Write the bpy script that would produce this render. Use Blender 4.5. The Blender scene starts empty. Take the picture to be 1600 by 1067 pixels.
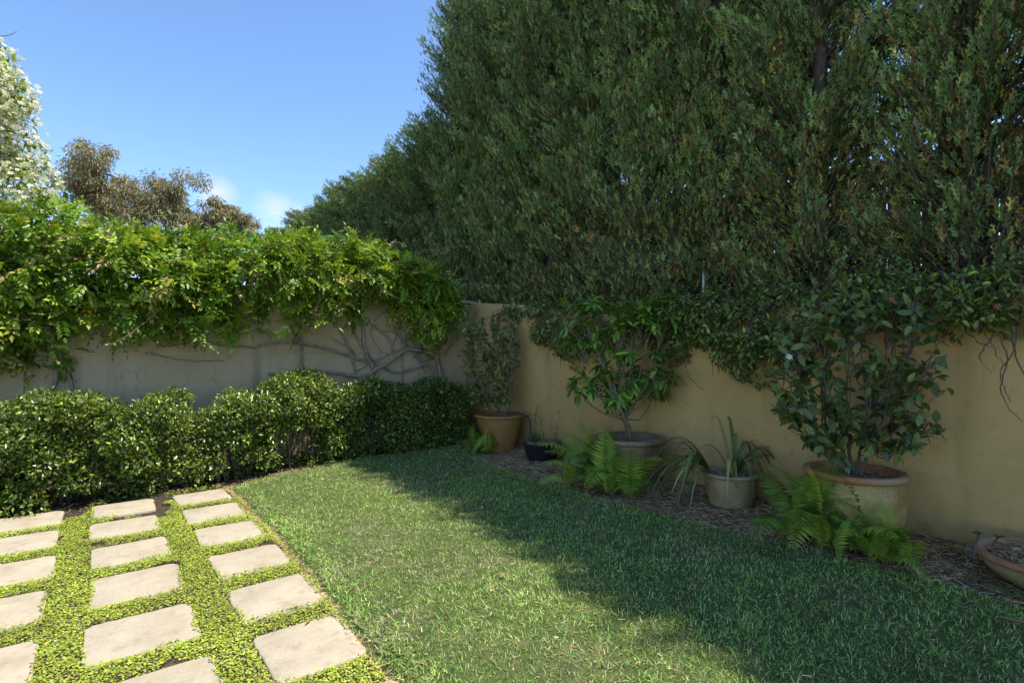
import bpy, math
import numpy as np
from mathutils import Vector, Matrix

# ------------------------------------------------------------------ camera, sky, sun
scene = bpy.context.scene
C = scene.collection
cam_d = bpy.data.cameras.new('camera'); cam = bpy.data.objects.new('camera', cam_d); C.objects.link(cam)
cam.location = (0, 0, 1.3); cam.rotation_euler = (math.radians(90), 0, math.radians(-37.8))
cam_d.sensor_width = 36; cam_d.lens = 18.86; cam_d.shift_y = 0.0103; cam_d.clip_end = 2000; cam_d.clip_start = 0.05
scene.camera = cam
SUN = Vector((0.33, -0.30, 1.0)).normalized()
w = bpy.data.worlds.new('World'); scene.world = w; w.use_nodes = True
nt = w.node_tree; nt.nodes.clear()
def N(tree, t, **k):
    n = tree.nodes.new(t)
    for a, b in k.items(): setattr(n, a, b)
    return n
sky = N(nt, 'ShaderNodeTexSky', sky_type='NISHITA', sun_disc=False)
sky.sun_elevation = math.asin(SUN.z); sky.sun_rotation = math.atan2(SUN.x, SUN.y)
sky.air_density = 0.8; sky.dust_density = 0.0; sky.ozone_density = 1.2; sky.altitude = 800
bg = N(nt, 'ShaderNodeBackground'); bg.inputs['Strength'].default_value = 0.122
out = N(nt, 'ShaderNodeOutputWorld')
tc = N(nt, 'ShaderNodeTexCoord')
nz = N(nt, 'ShaderNodeTexNoise'); nz.inputs['Scale'].default_value = 17; nz.inputs['Detail'].default_value = 7; nz.inputs['Roughness'].default_value = .62
mp = N(nt, 'ShaderNodeMapping'); mp.inputs['Scale'].default_value = (1, 1, 2.2)
nt.links.new(tc.outputs['Generated'], mp.inputs['Vector']); nt.links.new(mp.outputs['Vector'], nz.inputs['Vector'])
prev = None
for c, r in (((.150, .957, .250), .045), ((.232, .944, .232), .05), ((.27, .935, .215), .05), ((-.75, .62, .2), .09), ((.9, -.3, .25), .1), ((-.2, -.95, .22), .1)):
    v = N(nt, 'ShaderNodeVectorMath', operation='DISTANCE'); v.inputs[1].default_value = c
    nt.links.new(tc.outputs['Generated'], v.inputs[0])
    m = N(nt, 'ShaderNodeMapRange'); m.inputs['From Min'].default_value = r; m.inputs['From Max'].default_value = 0.0
    nt.links.new(v.outputs['Value'], m.inputs['Value'])
    if prev is None: prev = m.outputs[0]
    else:
        mx = N(nt, 'ShaderNodeMath', operation='MAXIMUM'); nt.links.new(prev, mx.inputs[0]); nt.links.new(m.outputs[0], mx.inputs[1]); prev = mx.outputs[0]
ad = N(nt, 'ShaderNodeMath', operation='MULTIPLY'); nt.links.new(prev, ad.inputs[0]); nt.links.new(nz.outputs['Fac'], ad.inputs[1])
mr = N(nt, 'ShaderNodeMapRange'); mr.inputs['From Min'].default_value = .14; mr.inputs['From Max'].default_value = .50; mr.inputs['To Max'].default_value = .75
nt.links.new(ad.outputs[0], mr.inputs['Value'])
mixc = N(nt, 'ShaderNodeMix', data_type='RGBA'); mixc.inputs['B'].default_value = (2.9, 3.05, 3.3, 1)
nt.links.new(mr.outputs[0], mixc.inputs['Factor']); hs = N(nt, 'ShaderNodeHueSaturation'); hs.inputs['Saturation'].default_value = 1.08; nt.links.new(sky.outputs['Color'], hs.inputs['Color']); nt.links.new(hs.outputs[0], mixc.inputs['A'])
nt.links.new(mixc.outputs['Result'], bg.inputs['Color']); nt.links.new(bg.outputs[0], out.inputs['Surface'])
sd = bpy.data.lights.new('sun', 'SUN'); sd.energy = 2.6; sd.angle = math.radians(.53); sd.color = (1, .95, .86)
so = bpy.data.objects.new('sun', sd); C.objects.link(so); so.rotation_euler = SUN.to_track_quat('Z', 'Y').to_euler(); so.location = (3, -3, 12)
vs = scene.view_settings; vs.view_transform = 'Standard'; vs.look = 'None'; vs.exposure = 1.45; vs.gamma = 1.0; vs.use_curve_mapping = False
cy = scene.cycles; cy.max_bounces = 6; cy.diffuse_bounces = 3; cy.glossy_bounces = 2; cy.transmission_bounces = 3; cy.transparent_max_bounces = 4
cy.use_denoising = True; cy.caustics_reflective = False; cy.caustics_refractive = False; cy.sample_clamp_indirect = 4

# ------------------------------------------------------------------ helpers
rng = np.random.default_rng(11)
BASE = {}
def nrm(a):
    a = np.asarray(a, float); return a / np.maximum(np.linalg.norm(a, axis=-1, keepdims=True), 1e-9)
def rdir(n, g=rng): return nrm(g.normal(size=(n, 3)))
def vn(x, y, s=0):                                   # 2-D value noise, 0..1
    x = np.asarray(x, float); y = np.asarray(y, float)
    xi = np.floor(x).astype(np.int64); yi = np.floor(y).astype(np.int64); fx = x - xi; fy = y - yi
    fx = fx * fx * (3 - 2 * fx); fy = fy * fy * (3 - 2 * fy)
    def h(a, b):
        q = (a * 374761393 + b * 668265263 + s * 974634777) & 0xffffffff
        q = ((q ^ (q >> 13)) * 1274126177) & 0xffffffff
        return ((q ^ (q >> 16)) & 0xffff) / 65535.0
    return (h(xi, yi) * (1 - fx) + h(xi + 1, yi) * fx) * (1 - fy) + (h(xi, yi + 1) * (1 - fx) + h(xi + 1, yi + 1) * fx) * fy
def mesh(name, V, faces, mat, col=None, smooth=False):
    me = bpy.data.meshes.new(name); V = np.asarray(V, np.float32)
    if not isinstance(faces, list): faces = [faces]
    faces = [np.asarray(f, np.int32) for f in faces if len(f)]
    me.vertices.add(len(V)); me.vertices.foreach_set('co', V.ravel())
    li = np.concatenate([f.ravel() for f in faces]); tot = np.concatenate([np.full(len(f), f.shape[1], np.int32) for f in faces])
    st = np.concatenate([[0], np.cumsum(tot)[:-1]]).astype(np.int32)
    me.loops.add(len(li)); me.loops.foreach_set('vertex_index', li)
    me.polygons.add(len(tot)); me.polygons.foreach_set('loop_start', st); me.polygons.foreach_set('loop_total', tot)
    if smooth: me.polygons.foreach_set('use_smooth', np.ones(len(tot), bool))
    if col is not None:
        a = me.attributes.new('Col', 'FLOAT_COLOR', 'POINT')
        a.data.foreach_set('color', np.concatenate([col, np.ones((len(col), 1))], 1).astype(np.float32).ravel())
    me.materials.append(mat); me.update(calc_edges=True); return me
def link(name, data, parent=None):
    o = bpy.data.objects.new(name, data); C.objects.link(o)
    if parent is not None: o.parent = parent; BASE[o.name] = BASE[parent.name]
    else: BASE[o.name] = np.zeros(3)
    return o
def mk(name, V, F, mat, parent=None, col=None, smooth=False, kind=None):
    """a mesh object from WORLD coordinates, made local to the thing it belongs to"""
    b = BASE[parent.name] if parent is not None else np.zeros(3)
    o = link(name, mesh(name, np.asarray(V, float) - b, F, mat, col, smooth), parent)
    if kind: o['kind'] = kind
    return o
def tag(o, label, cat=None, group=None):
    o['label'] = label
    if cat: o['category'] = cat
    if group: o['group'] = group
    return o
def thing(name, loc, label, cat, group=None):
    o = link(name, None); o.location = loc; o.empty_display_size = .1; BASE[o.name] = np.array(loc, float)
    return tag(o, label, cat, group)
def struct(o): o['kind'] = 'structure'; return o
def frames(y, z):
    y = nrm(y); x = nrm(np.cross(y, z)); z = np.cross(x, y); return np.stack([x, y, z], -1)
def spread(tpl, pos, R, sc, col=None):
    V, F = tpl; n, k = len(pos), len(V); sc = np.asarray(sc, float)
    S = sc[:, None, None] * V[None] if sc.ndim == 1 else sc[:, None, :] * V[None]
    P = np.einsum('nij,nkj->nki', R, S) + np.asarray(pos)[:, None, :]
    FF = (F[None] + (np.arange(n) * k)[:, None, None]).reshape(-1, F.shape[1])
    return P.reshape(-1, 3), FF, (np.repeat(col, k, 0) if col is not None else None)
def merge(parts):
    Vs, Fs, Cs, o = [], [], [], 0
    for V, F, c in parts:
        Vs.append(V); Fs.append(F + o); o += len(V)
        if c is not None: Cs.append(c)
    return np.concatenate(Vs), np.concatenate(Fs), (np.concatenate(Cs) if Cs else None)
def pal(n, cols, wts=None, jit=.15, g=rng):
    cols = np.array(cols, float); wts = None if wts is None else np.array(wts) / np.sum(wts)
    c = cols[g.choice(len(cols), n, p=wts)]
    return np.clip(c * (1 + jit * g.normal(size=(n, 1))) * (1 + .35 * jit * g.normal(size=(n, 3))), .004, .9)
def leaf_tpl(wd=.4, fold=.12, curl=.12, rows=(.45,)):
    V = [(0, 0, 0)]; F = []
    zc = lambda t: -curl * t * t
    for t in rows:
        h = wd / 2 * math.sin(math.pi * t ** .85) ** .8
        V += [(-h, t, zc(t) + fold * h * 2), (0, t, zc(t)), (h, t, zc(t) + fold * h * 2)]
    V.append((0, 1, zc(1))); e = len(V) - 1
    F += [(0, 2, 1), (0, 3, 2)]
    for i in range(len(rows) - 1):
        a = 1 + 3 * i; b = a + 3
        F += [(a, a + 1, b + 1), (a, b + 1, b), (a + 1, a + 2, b + 2), (a + 1, b + 2, b + 1)]
    a = 1 + 3 * (len(rows) - 1); F += [(a, a + 1, e), (a + 1, a + 2, e)]
    return np.array(V, float), np.array(F)
def tubes(paths, sides=5):
    """paths: (points, radii) lists; returns one closed-ended mesh of tapering stems"""
    Vs, Fs, o = [], [], 0
    ang = np.arange(sides) / sides * 2 * np.pi
    for pts, rad in paths:
        p = np.asarray(pts, float); n = len(p); r = np.interp(np.linspace(0, 1, n), np.linspace(0, 1, len(rad)), rad) if hasattr(rad, '__len__') else np.full(n, rad)
        tg = nrm(np.gradient(p, axis=0)); ref = np.tile([.31, .17, .93], (n, 1)); ref[np.abs((tg * ref).sum(1)) > .95] = [1, 0, 0]
        a = nrm(np.cross(tg, ref)); b = np.cross(tg, a)
        ring = p[:, None] + r[:, None, None] * (np.cos(ang)[None, :, None] * a[:, None] + np.sin(ang)[None, :, None] * b[:, None])
        Vs.append(ring.reshape(-1, 3))
        i, j = np.meshgrid(np.arange(n - 1), np.arange(sides), indexing='ij'); j2 = (j + 1) % sides
        Fs.append(np.stack([i * sides + j, i * sides + j2, (i + 1) * sides + j2, (i + 1) * sides + j], -1).reshape(-1, 4) + o); o += n * sides
    return np.concatenate(Vs), np.concatenate(Fs)
def curve(a, b, sag=(0, 0, 0), n=7, wob=0.0, g=rng):
    a, b = np.array(a, float), np.array(b, float); t = np.linspace(0, 1, n)[:, None]
    p = a + (b - a) * t + 4 * t * (1 - t) * np.array(sag, float)
    if wob: p[1:-1] += g.normal(size=(n - 2, 3)) * wob
    return p
def spline(pts, n=20):                               # Catmull-Rom through points
    P = np.array(pts, float); P = np.vstack([2 * P[0] - P[1], P, 2 * P[-1] - P[-2]]); m = len(P) - 3; o = []
    for u in np.linspace(0, m - 1e-6, n):
        i = int(u); t = u - i; a, b, c, d = P[i:i + 4]
        o.append(.5 * (2 * b + (c - a) * t + (2 * a - 5 * b + 4 * c - d) * t * t + (3 * b - a - 3 * c + d) * t ** 3))
    return np.array(o)
def lathe(prof, c, seg=48, wob=0.0):
    prof = np.array(prof, float); n = len(prof); a = np.arange(seg) / seg * 2 * np.pi
    r = prof[:, 0][:, None] * (1 + wob * np.sin(3 * a + 1)[None] + wob * .6 * np.sin(5 * a + 2.2)[None])
    V = np.stack([c[0] + r * np.cos(a), c[1] + r * np.sin(a), c[2] + np.repeat(prof[:, 1][:, None], seg, 1)], -1).reshape(-1, 3)
    i, j = np.meshgrid(np.arange(n - 1), np.arange(seg), indexing='ij'); j2 = (j + 1) % seg
    return V, np.stack([i * seg + j, i * seg + j2, (i + 1) * seg + j2, (i + 1) * seg + j], -1).reshape(-1, 4)
def box(x0, x1, y0, y1, z0, z1):
    V = np.array([(x, y, z) for z in (z0, z1) for y in (y0, y1) for x in (x0, x1)], float)
    return V, np.array([(0, 2, 3, 1), (4, 5, 7, 6), (0, 1, 5, 4), (2, 6, 7, 3), (0, 4, 6, 2), (1, 3, 7, 5)])
def bevel(o, wd=.006, seg=2):
    m = o.modifiers.new('bevel', 'BEVEL'); m.width = wd; m.segments = seg; m.limit_method = 'ANGLE'
def lobes_pts(L, n, lo=.7, hi=1.08, cull=.6, g=rng, up=-1.0):
    """L: rows (cx,cy,cz,rx,ry,rz); points in the outer shell of the lobes, with outward normals"""
    L = np.array(L, float); wt = (L[:, 3] * L[:, 4] + L[:, 4] * L[:, 5] + L[:, 3] * L[:, 5]); wt /= wt.sum()
    n0 = n; n = int(n * 5)
    k = g.choice(len(L), n, p=wt); d = rdir(n, g); r = lo + (hi - lo) * g.random(n) ** .6
    P = L[k, :3] + d * L[k, 3:] * r[:, None]; keep = d[:, 2] > up
    if cull:
        for i in range(len(L)):
            q = np.linalg.norm((P - L[i, :3]) / L[i, 3:], axis=1); keep &= ~((q < cull) & (k != i))
    keep = np.flatnonzero(keep)[:n0]; return P[keep], nrm(d[keep] / L[k[keep], 3:])

# ------------------------------------------------------------------ materials
def M(name):
    m = bpy.data.materials.new(name); m.use_nodes = True; t = m.node_tree; p = t.nodes['Principled BSDF']; return m, t, p
def leafmat(name, rough=.42, trans=.28, spec=.45, ramp=None, tint=(1.25, 1.15, .55)):
    m, t, p = M(name); p.inputs['Roughness'].default_value = rough; p.inputs['Specular IOR Level'].default_value = spec
    if ramp is None:
        a = N(t, 'ShaderNodeAttribute', attribute_name='Col'); c = a.outputs['Color']
    else:
        oi = N(t, 'ShaderNodeObjectInfo'); r = N(t, 'ShaderNodeValToRGB'); e = r.color_ramp.elements
        while len(e) < len(ramp): e.new(.5)
        for i, (q, col) in enumerate(ramp): e[i].position = q; e[i].color = (*col, 1)
        t.links.new(oi.outputs['Random'], r.inputs['Fac']); c = r.outputs['Color']
    t.links.new(c, p.inputs['Base Color'])
    mu = N(t, 'ShaderNodeMix', data_type='RGBA', blend_type='MULTIPLY'); mu.inputs['Factor'].default_value = 1; mu.inputs['B'].default_value = (*tint, 1)
    t.links.new(c, mu.inputs['A'])
    tr = N(t, 'ShaderNodeBsdfTranslucent'); t.links.new(mu.outputs['Result'], tr.inputs['Color'])
    ms = N(t, 'ShaderNodeMixShader'); ms.inputs[0].default_value = trans
    t.links.new(p.outputs[0], ms.inputs[1]); t.links.new(tr.outputs[0], ms.inputs[2])
    t.links.new(ms.outputs[0], t.nodes['Material Output'].inputs['Surface']); return m
def surf(name, ramp, scale=4, detail=8, rough=.85, bump=.2, bscale=60, bdist=.01, fine=None, stretch=(1, 1, 1), spec=.3, per_object=0.0):
    """noise-coloured surface with a finer speckle and bump"""
    m, t, p = M(name); p.inputs['Roughness'].default_value = rough; p.inputs['Specular IOR Level'].default_value = spec
    tc = N(t, 'ShaderNodeTexCoord'); mp = N(t, 'ShaderNodeMapping'); mp.inputs['Scale'].default_value = stretch
    t.links.new(tc.outputs['Object'], mp.inputs['Vector'])
    n1 = N(t, 'ShaderNodeTexNoise'); n1.inputs['Scale'].default_value = scale; n1.inputs['Detail'].default_value = detail; n1.inputs['Roughness'].default_value = .6
    t.links.new(mp.outputs[0], n1.inputs['Vector'])
    r = N(t, 'ShaderNodeValToRGB'); e = r.color_ramp.elements
    while len(e) < len(ramp): e.new(.5)
    for i, (q, col) in enumerate(ramp): e[i].position = q; e[i].color = (*col, 1)
    fac = n1.outputs['Fac']
    if per_object:
        oi = N(t, 'ShaderNodeObjectInfo'); mm = N(t, 'ShaderNodeMath', operation='MULTIPLY_ADD'); mm.inputs[1].default_value = per_object
        sb = N(t, 'ShaderNodeMath', operation='SUBTRACT'); sb.inputs[1].default_value = .5; t.links.new(oi.outputs['Random'], sb.inputs[0])
        t.links.new(sb.outputs[0], mm.inputs[0]); t.links.new(fac, mm.inputs[2]); fac = mm.outputs[0]
        cb = N(t, 'ShaderNodeCombineXYZ'); mo = N(t, 'ShaderNodeMath', operation='MULTIPLY'); mo.inputs[1].default_value = 37
        t.links.new(oi.outputs['Random'], mo.inputs[0])
        for k in range(3): t.links.new(mo.outputs[0], cb.inputs[k])
        t.links.new(cb.outputs[0], mp.inputs['Location'])
    t.links.new(fac, r.inputs['Fac']); c = r.outputs['Color']
    n2 = N(t, 'ShaderNodeTexNoise'); n2.inputs['Scale'].default_value = bscale; n2.inputs['Detail'].default_value = 6; t.links.new(mp.outputs[0], n2.inputs['Vector'])
    if fine:
        fr = N(t, 'ShaderNodeMapRange'); fr.inputs['From Min'].default_value = .3; fr.inputs['From Max'].default_value = .7; fr.inputs['To Min'].default_value = 1 - fine; fr.inputs['To Max'].default_value = 1 + fine * .6
        t.links.new(n2.outputs['Fac'], fr.inputs['Value'])
        mu = N(t, 'ShaderNodeVectorMath', operation='SCALE'); t.links.new(c, mu.inputs[0]); t.links.new(fr.outputs[0], mu.inputs['Scale']); c = mu.outputs[0]
    t.links.new(c, p.inputs['Base Color'])
    b = N(t, 'ShaderNodeBump'); b.inputs['Strength'].default_value = bump; b.inputs['Distance'].default_value = bdist
    t.links.new(n2.outputs['Fac'], b.inputs['Height']); t.links.new(b.outputs[0], p.inputs['Normal']); return m
def attrmat(name, rough=.9):
    m, t, p = M(name); a = N(t, 'ShaderNodeAttribute', attribute_name='Col'); t.links.new(a.outputs['Color'], p.inputs['Base Color']); p.inputs['Roughness'].default_value = rough; p.inputs['Specular IOR Level'].default_value = .2; return m

m_soil = surf('dark_soil', [(.3, (0.053, 0.038, 0.025)), (.7, (0.142, 0.104, 0.068))], 9, bump=.8, bscale=70, bdist=.02, fine=.4)
def render_mat(name, ramp, streak, splash, low=.6, k=1.0, crack=.7):
    m, t, p = M(name); p.inputs['Roughness'].default_value = .88; p.inputs['Specular IOR Level'].default_value = .25
    tc = N(t, 'ShaderNodeTexCoord')
    def noise(sc, det, stretch=(1, 1, 1), off=(0, 0, 0)):
        mp = N(t, 'ShaderNodeMapping'); mp.inputs['Scale'].default_value = stretch; mp.inputs['Location'].default_value = off; t.links.new(tc.outputs['Object'], mp.inputs['Vector'])
        n = N(t, 'ShaderNodeTexNoise'); n.inputs['Scale'].default_value = sc * (k if sc < 100 else 1); n.inputs['Detail'].default_value = det; n.inputs['Roughness'].default_value = .62; t.links.new(mp.outputs[0], n.inputs['Vector']); return n.outputs['Fac']
    def rng_(x, a, b, c=0., d=1.):
        r = N(t, 'ShaderNodeMapRange'); r.inputs['From Min'].default_value = a; r.inputs['From Max'].default_value = b; r.inputs['To Min'].default_value = c; r.inputs['To Max'].default_value = d; t.links.new(x, r.inputs['Value']); return r.outputs[0]
    def mix(f, a, b):
        x = N(t, 'ShaderNodeMix', data_type='RGBA'); t.links.new(f, x.inputs['Factor']); t.links.new(a, x.inputs['A']); x.inputs['B'].default_value = (*b, 1); return x.outputs['Result']
    r = N(t, 'ShaderNodeValToRGB'); e = r.color_ramp.elements
    while len(e) < len(ramp): e.new(.5)
    for q, (a, col) in enumerate(ramp): e[q].position = a; e[q].color = (*col, 1)
    t.links.new(noise(1.2, 9), r.inputs['Fac']); c = r.outputs['Color']
    c = mix(rng_(noise(3.2, 7, (1, 1, .09)), .54, .76, 0, .8), c, streak)
    c = mix(rng_(noise(7, 8, off=(3, 1, 5)), .58, .72, 0, .55), c, streak)
    c = mix(rng_(noise(26, 6, off=(8, 2, 1)), .66, .74, 0, .35), c, splash)
    sx = N(t, 'ShaderNodeSeparateXYZ'); t.links.new(tc.outputs['Object'], sx.inputs[0])
    ad = N(t, 'ShaderNodeMath', operation='MULTIPLY_ADD'); ad.inputs[1].default_value = .62; t.links.new(noise(5, 9, off=(1, 7, 2)), ad.inputs[0]); ad.inputs[2].default_value = -.24
    sb = N(t, 'ShaderNodeMath', operation='SUBTRACT'); t.links.new(ad.outputs[0], sb.inputs[0]); t.links.new(sx.outputs['Z'], sb.inputs[1])
    c = mix(rng_(sb.outputs[0], -.02, .10, 0, low), c, splash)
    if crack:                                        # hairline cracks, broken up by noise
        vo = N(t, 'ShaderNodeTexVoronoi', feature='DISTANCE_TO_EDGE'); vo.inputs['Scale'].default_value = 1.1
        nv = N(t, 'ShaderNodeTexNoise'); nv.inputs['Scale'].default_value = 3; nv.inputs['Detail'].default_value = 6; t.links.new(tc.outputs['Object'], nv.inputs['Vector'])
        va = N(t, 'ShaderNodeVectorMath', operation='MULTIPLY_ADD'); va.inputs[1].default_value = (.35, .35, .35); t.links.new(nv.outputs['Color'], va.inputs[0]); t.links.new(tc.outputs['Object'], va.inputs[2]); t.links.new(va.outputs[0], vo.inputs['Vector'])
        mm = N(t, 'ShaderNodeMath', operation='MULTIPLY'); t.links.new(rng_(vo.outputs['Distance'], .0035, .0005), mm.inputs[0]); t.links.new(rng_(noise(2.0, 4, off=(4, 9, 1)), .5, .6, 0, crack), mm.inputs[1]); c = mix(mm.outputs[0], c, splash)
    t.links.new(c, p.inputs['Base Color'])
    b1 = N(t, 'ShaderNodeBump'); b1.inputs['Strength'].default_value = .3; b1.inputs['Distance'].default_value = .03; t.links.new(noise(4.5, 3, (1, 1, 1.7)), b1.inputs['Height'])
    b2 = N(t, 'ShaderNodeBump'); b2.inputs['Strength'].default_value = .3; b2.inputs['Distance'].default_value = .004; t.links.new(noise(130, 5), b2.inputs['Height']); t.links.new(b1.outputs[0], b2.inputs['Normal'])
    t.links.new(b2.outputs[0], p.inputs['Normal']); return m
m_far = render_mat('grey_tan_render', [(.25, (.43, .33, .195)), (.5, (.53, .415, .255)), (.75, (.61, .485, .31))], (.28, .21, .12), (.17, .125, .07))
m_right = render_mat('ochre_render', [(.25, (.43, .275, .10)), (.5, (.53, .35, .135)), (.8, (.60, .41, .175))], (.35, .225, .085), (.2, .13, .055))
m_paver = render_mat('pale_sandstone', [(.25, (.34, .28, .19)), (.42, (.41, .34, .24)), (.6, (.46, .39, .28)), (.8, (.50, .43, .32))], (.27, .215, .14), (.15, .115, .07), 0.0, 3.6, 0)
m_bark = surf('grey_brown_bark', [(.3, (.06, .045, .032)), (.7, (.17, .135, .1))], 14, bump=.6, bscale=60, bdist=.006, stretch=(1, 1, .3))
m_vine = surf('pale_vine_bark', [(.3, (.19, .15, .105)), (.7, (.40, .335, .26))], 16, bump=.6, bscale=70, bdist=.004)
m_twig = surf('tan_twig', [(.3, (.13, .10, .06)), (.7, (.27, .21, .13))], 20, bump=.3, bscale=80)
m_board = surf('weathered_fence_board', [(.25, (.28, .165, .10)), (.5, (.44, .27, .18)), (.8, (.52, .34, .24))], 2.2, bump=.5, bscale=24, bdist=.006, fine=.25, stretch=(6, 6, .5), per_object=.3)
m_metal, _, _p = M('galvanised_post'); _p.inputs['Base Color'].default_value = (.45, .47, .5, 1); _p.inputs['Metallic'].default_value = .6; _p.inputs['Roughness'].default_value = .5
m_blackp, _, _p = M('black_plastic'); _p.inputs['Base Color'].default_value = (.012, .013, .018, 1); _p.inputs['Roughness'].default_value = .45
m_pot_ochre = surf('ochre_glazed_clay', [(.3, (.24, .12, .035)), (.55, (.33, .185, .06)), (.8, (.38, .25, .11))], 5, rough=.5, bump=.12, bscale=50, fine=.12)
m_pot_brown = surf('brown_glazed_clay', [(.3, (0.138, 0.092, 0.048)), (.55, (0.218, 0.149, 0.081)), (.8, (0.310, 0.230, 0.138))], 6, rough=.38, bump=.12, bscale=50, fine=.15, spec=.5)
m_pot_sand = surf('sandy_clay', [(.25, (0.230, 0.172, 0.081)), (.5, (0.368, 0.282, 0.138)), (.8, (0.483, 0.385, 0.213))], 6, bump=.2, bscale=70, fine=.15)
m_pot_big = surf('lichened_clay', [(.25, (0.207, 0.138, 0.040)), (.45, (0.345, 0.241, 0.081)), (.62, (0.425, 0.310, 0.127)), (.8, (0.575, 0.471, 0.265))], 7, bump=.25, bscale=60, fine=.22)
m_rim = surf('red_terracotta_rim', [(.35, (.38, .13, .05)), (.52, (.36, .18, .08)), (.66, (.34, .26, .14))], 4, bump=.2, bscale=60, fine=.15)
m_fol = leafmat('foliage', .45, .25)
m_gloss = leafmat('glossy_foliage', .31, .22, .5)
m_conifer = leafmat('conifer_foliage', .6, .12, .3, tint=(1.1, 1.1, .6))
m_grass = leafmat('grass_blades', .5, .3, .35, tint=(1.15, 1.1, .6))
m_straw = attrmat('straw'); m_petal = leafmat('petals', .6, .35, .2, tint=(1, 1, .95))
m_wist = leafmat('wisteria_leaf', .4, .34, .45, [(0, (.095, .19, .016)), (.35, (.17, .29, .025)), (.7, (.29, .42, .04)), (.9, (.44, .50, .07)), (1, (.42, .30, .14))])
m_cam = leafmat('camellia_leaf', .34, .1, .4, [(0, (0.060, 0.090, 0.019)), (.6, (0.096, 0.138, 0.028)), (.93, (0.144, 0.198, 0.036)), (1, (0.240, 0.240, 0.048))])
m_rho = leafmat('bright_shrub_leaf', .42, .25, .35, [(0, (0.088, 0.175, 0.025)), (.45, (0.150, 0.281, 0.037)), (.85, (0.237, 0.413, 0.050)), (1, (0.362, 0.500, 0.069))])
m_fern = leafmat('fern_frond', .5, .3, .3, [(0, (0.115, 0.207, 0.023)), (.5, (0.196, 0.310, 0.037)), (.85, (0.310, 0.425, 0.052)), (1, (0.414, 0.494, 0.069))])
m_strap = leafmat('strap_leaf', .38, .1, .45, [(0, (0.078, 0.111, 0.031)), (.7, (0.156, 0.202, 0.055)), (1, (0.429, 0.351, 0.104))])
m_camfol = leafmat('dark_shrub_foliage', .36, .12, .4)
m_dead = leafmat('dead_leaf', .7, .15, .2, [(0, (.33, .19, .09)), (.5, (.48, .37, .22)), (1, (.60, .50, .34))], tint=(1, .9, .7))

LEAFQ = (np.array([(0, 0, 0), (-.25, .42, .07), (0, 1, -.1), (.25, .42, .07)], float), np.array([(0, 2, 1), (0, 3, 2)]))
LEAF2 = leaf_tpl(.46, .14, .12, (.45,)); LEAF4 = leaf_tpl(.42, .14, .16, (.28, .68)); NARROW = leaf_tpl(.2, .15, .25, (.45,))
def leaves(P, D, size, tpl, droop=.35, outw=.6, flat=.5, g=rng):
    """leaf frames: axis = outward mixed with random and droop; face turned up and outward"""
    n = len(P); ax = nrm(outw * D + rdir(n, g) * .8 + np.array([0, 0, -droop])); z = nrm(D * (1 - flat) + np.array([0, 0, flat]) + rdir(n, g) * .45)
    return frames(ax, z), size * (.7 + .6 * g.random(n))

# ------------------------------------------------------------------ ground
g_ = np.array([(-300, -300, 0), (300, -300, 0), (300, 300, 0), (-300, 300, 0)], float)
struct(mk('ground', g_, np.array([(0, 1, 2, 3)]), m_soil))
def lawn_l(y): return np.interp(y, [1.4, 2.6, 3.8, 5.6], [.865, .92, .955, .968]) + .035 * (vn(y * 2.2, y * 0 + 3, 5) - .5) * 2
def lawn_r(y): return 3.60 + .10 * np.sin(y * 1.1 + .6) + .09 * (vn(y * 2.5, y * 0, 8) - .5) + np.clip((y - 5) * .25, 0, .4)
def lawn_f(x): return np.interp(x, [.9, 1.6, 2.3, 4.2], [5.55, 5.92, 6.15, 6.25])
def in_lawn(x, y): return (x > lawn_l(y)) & (x < lawn_r(y)) & (y < lawn_f(x)) & (y > -1.2)
# turf sheet: a strip grid between its two wavy edges
ys = np.linspace(-1.2, 6.25, 90); us = np.linspace(0, 1, 24)
V = []
for y in ys:
    for u in us:
        x = lawn_l(y) + (lawn_r(y) - lawn_l(y)) * u; yy = min(y, lawn_f(x)); e = min(u, 1 - u)
        V.append((x, yy, .006 + .026 * min(1, e * 14) + .012 * (vn(x * 3, yy * 3, 2) - .5)))
i, j = np.meshgrid(np.arange(len(ys) - 1), np.arange(len(us) - 1), indexing='ij'); k = len(us)
F = np.stack([i * k + j, i * k + j + 1, (i + 1) * k + j + 1, (i + 1) * k + j], -1).reshape(-1, 4)
m_turf = surf('turf_thatch', [(.3, (.06, .085, .02)), (.5, (.10, .13, .034)), (.72, (.19, .185, .07))], 11, bump=.9, bscale=150, bdist=.015, fine=.45)
lawn = struct(mk('lawn', V, F, m_turf, smooth=True))
# grass blades
n = 265000
# more blades close to the photograph's standpoint, where single blades can be told apart
x = rng.uniform(.85, 4.2, n); y = rng.uniform(.0, 6.3, n); dd = np.hypot(x, y)
keep = in_lawn(x, y) & (rng.random(n) < np.clip(1.25 - dd * .095, .45, 1)); x, y = x[keep], y[keep]; n = len(x)
pt = vn(x * 1.7, y * 1.7, 21) * .6 + vn(x * 6, y * 6, 22) * .4
bl = (np.array([(-.5, 0, 0), (.5, 0, 0), (-.38, .55, -.05), (.38, .55, -.05), (0, 1, -.28)], float), np.array([(0, 1, 3), (0, 3, 2), (2, 3, 4)]))
az = rng.uniform(0, 2 * np.pi, n); lean = np.abs(rng.normal(.9, .45, n)); lean = np.clip(lean, 0, 1.45)
ax = np.stack([np.cos(az) * np.sin(lean), np.sin(az) * np.sin(lean), np.cos(lean)], -1)
R = frames(ax, np.array([0, 0, 1.]) + rdir(n) * .5)
ln = rng.uniform(.014, .038, n) * (.8 + .5 * pt)
col = pal(n, [(.20, .33, .065), (.28, .42, .09), (.40, .49, .14), (.60, .54, .24), (.12, .215, .045)], [3, 4, 2.8, 1.2, 2.4], .26)
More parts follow.
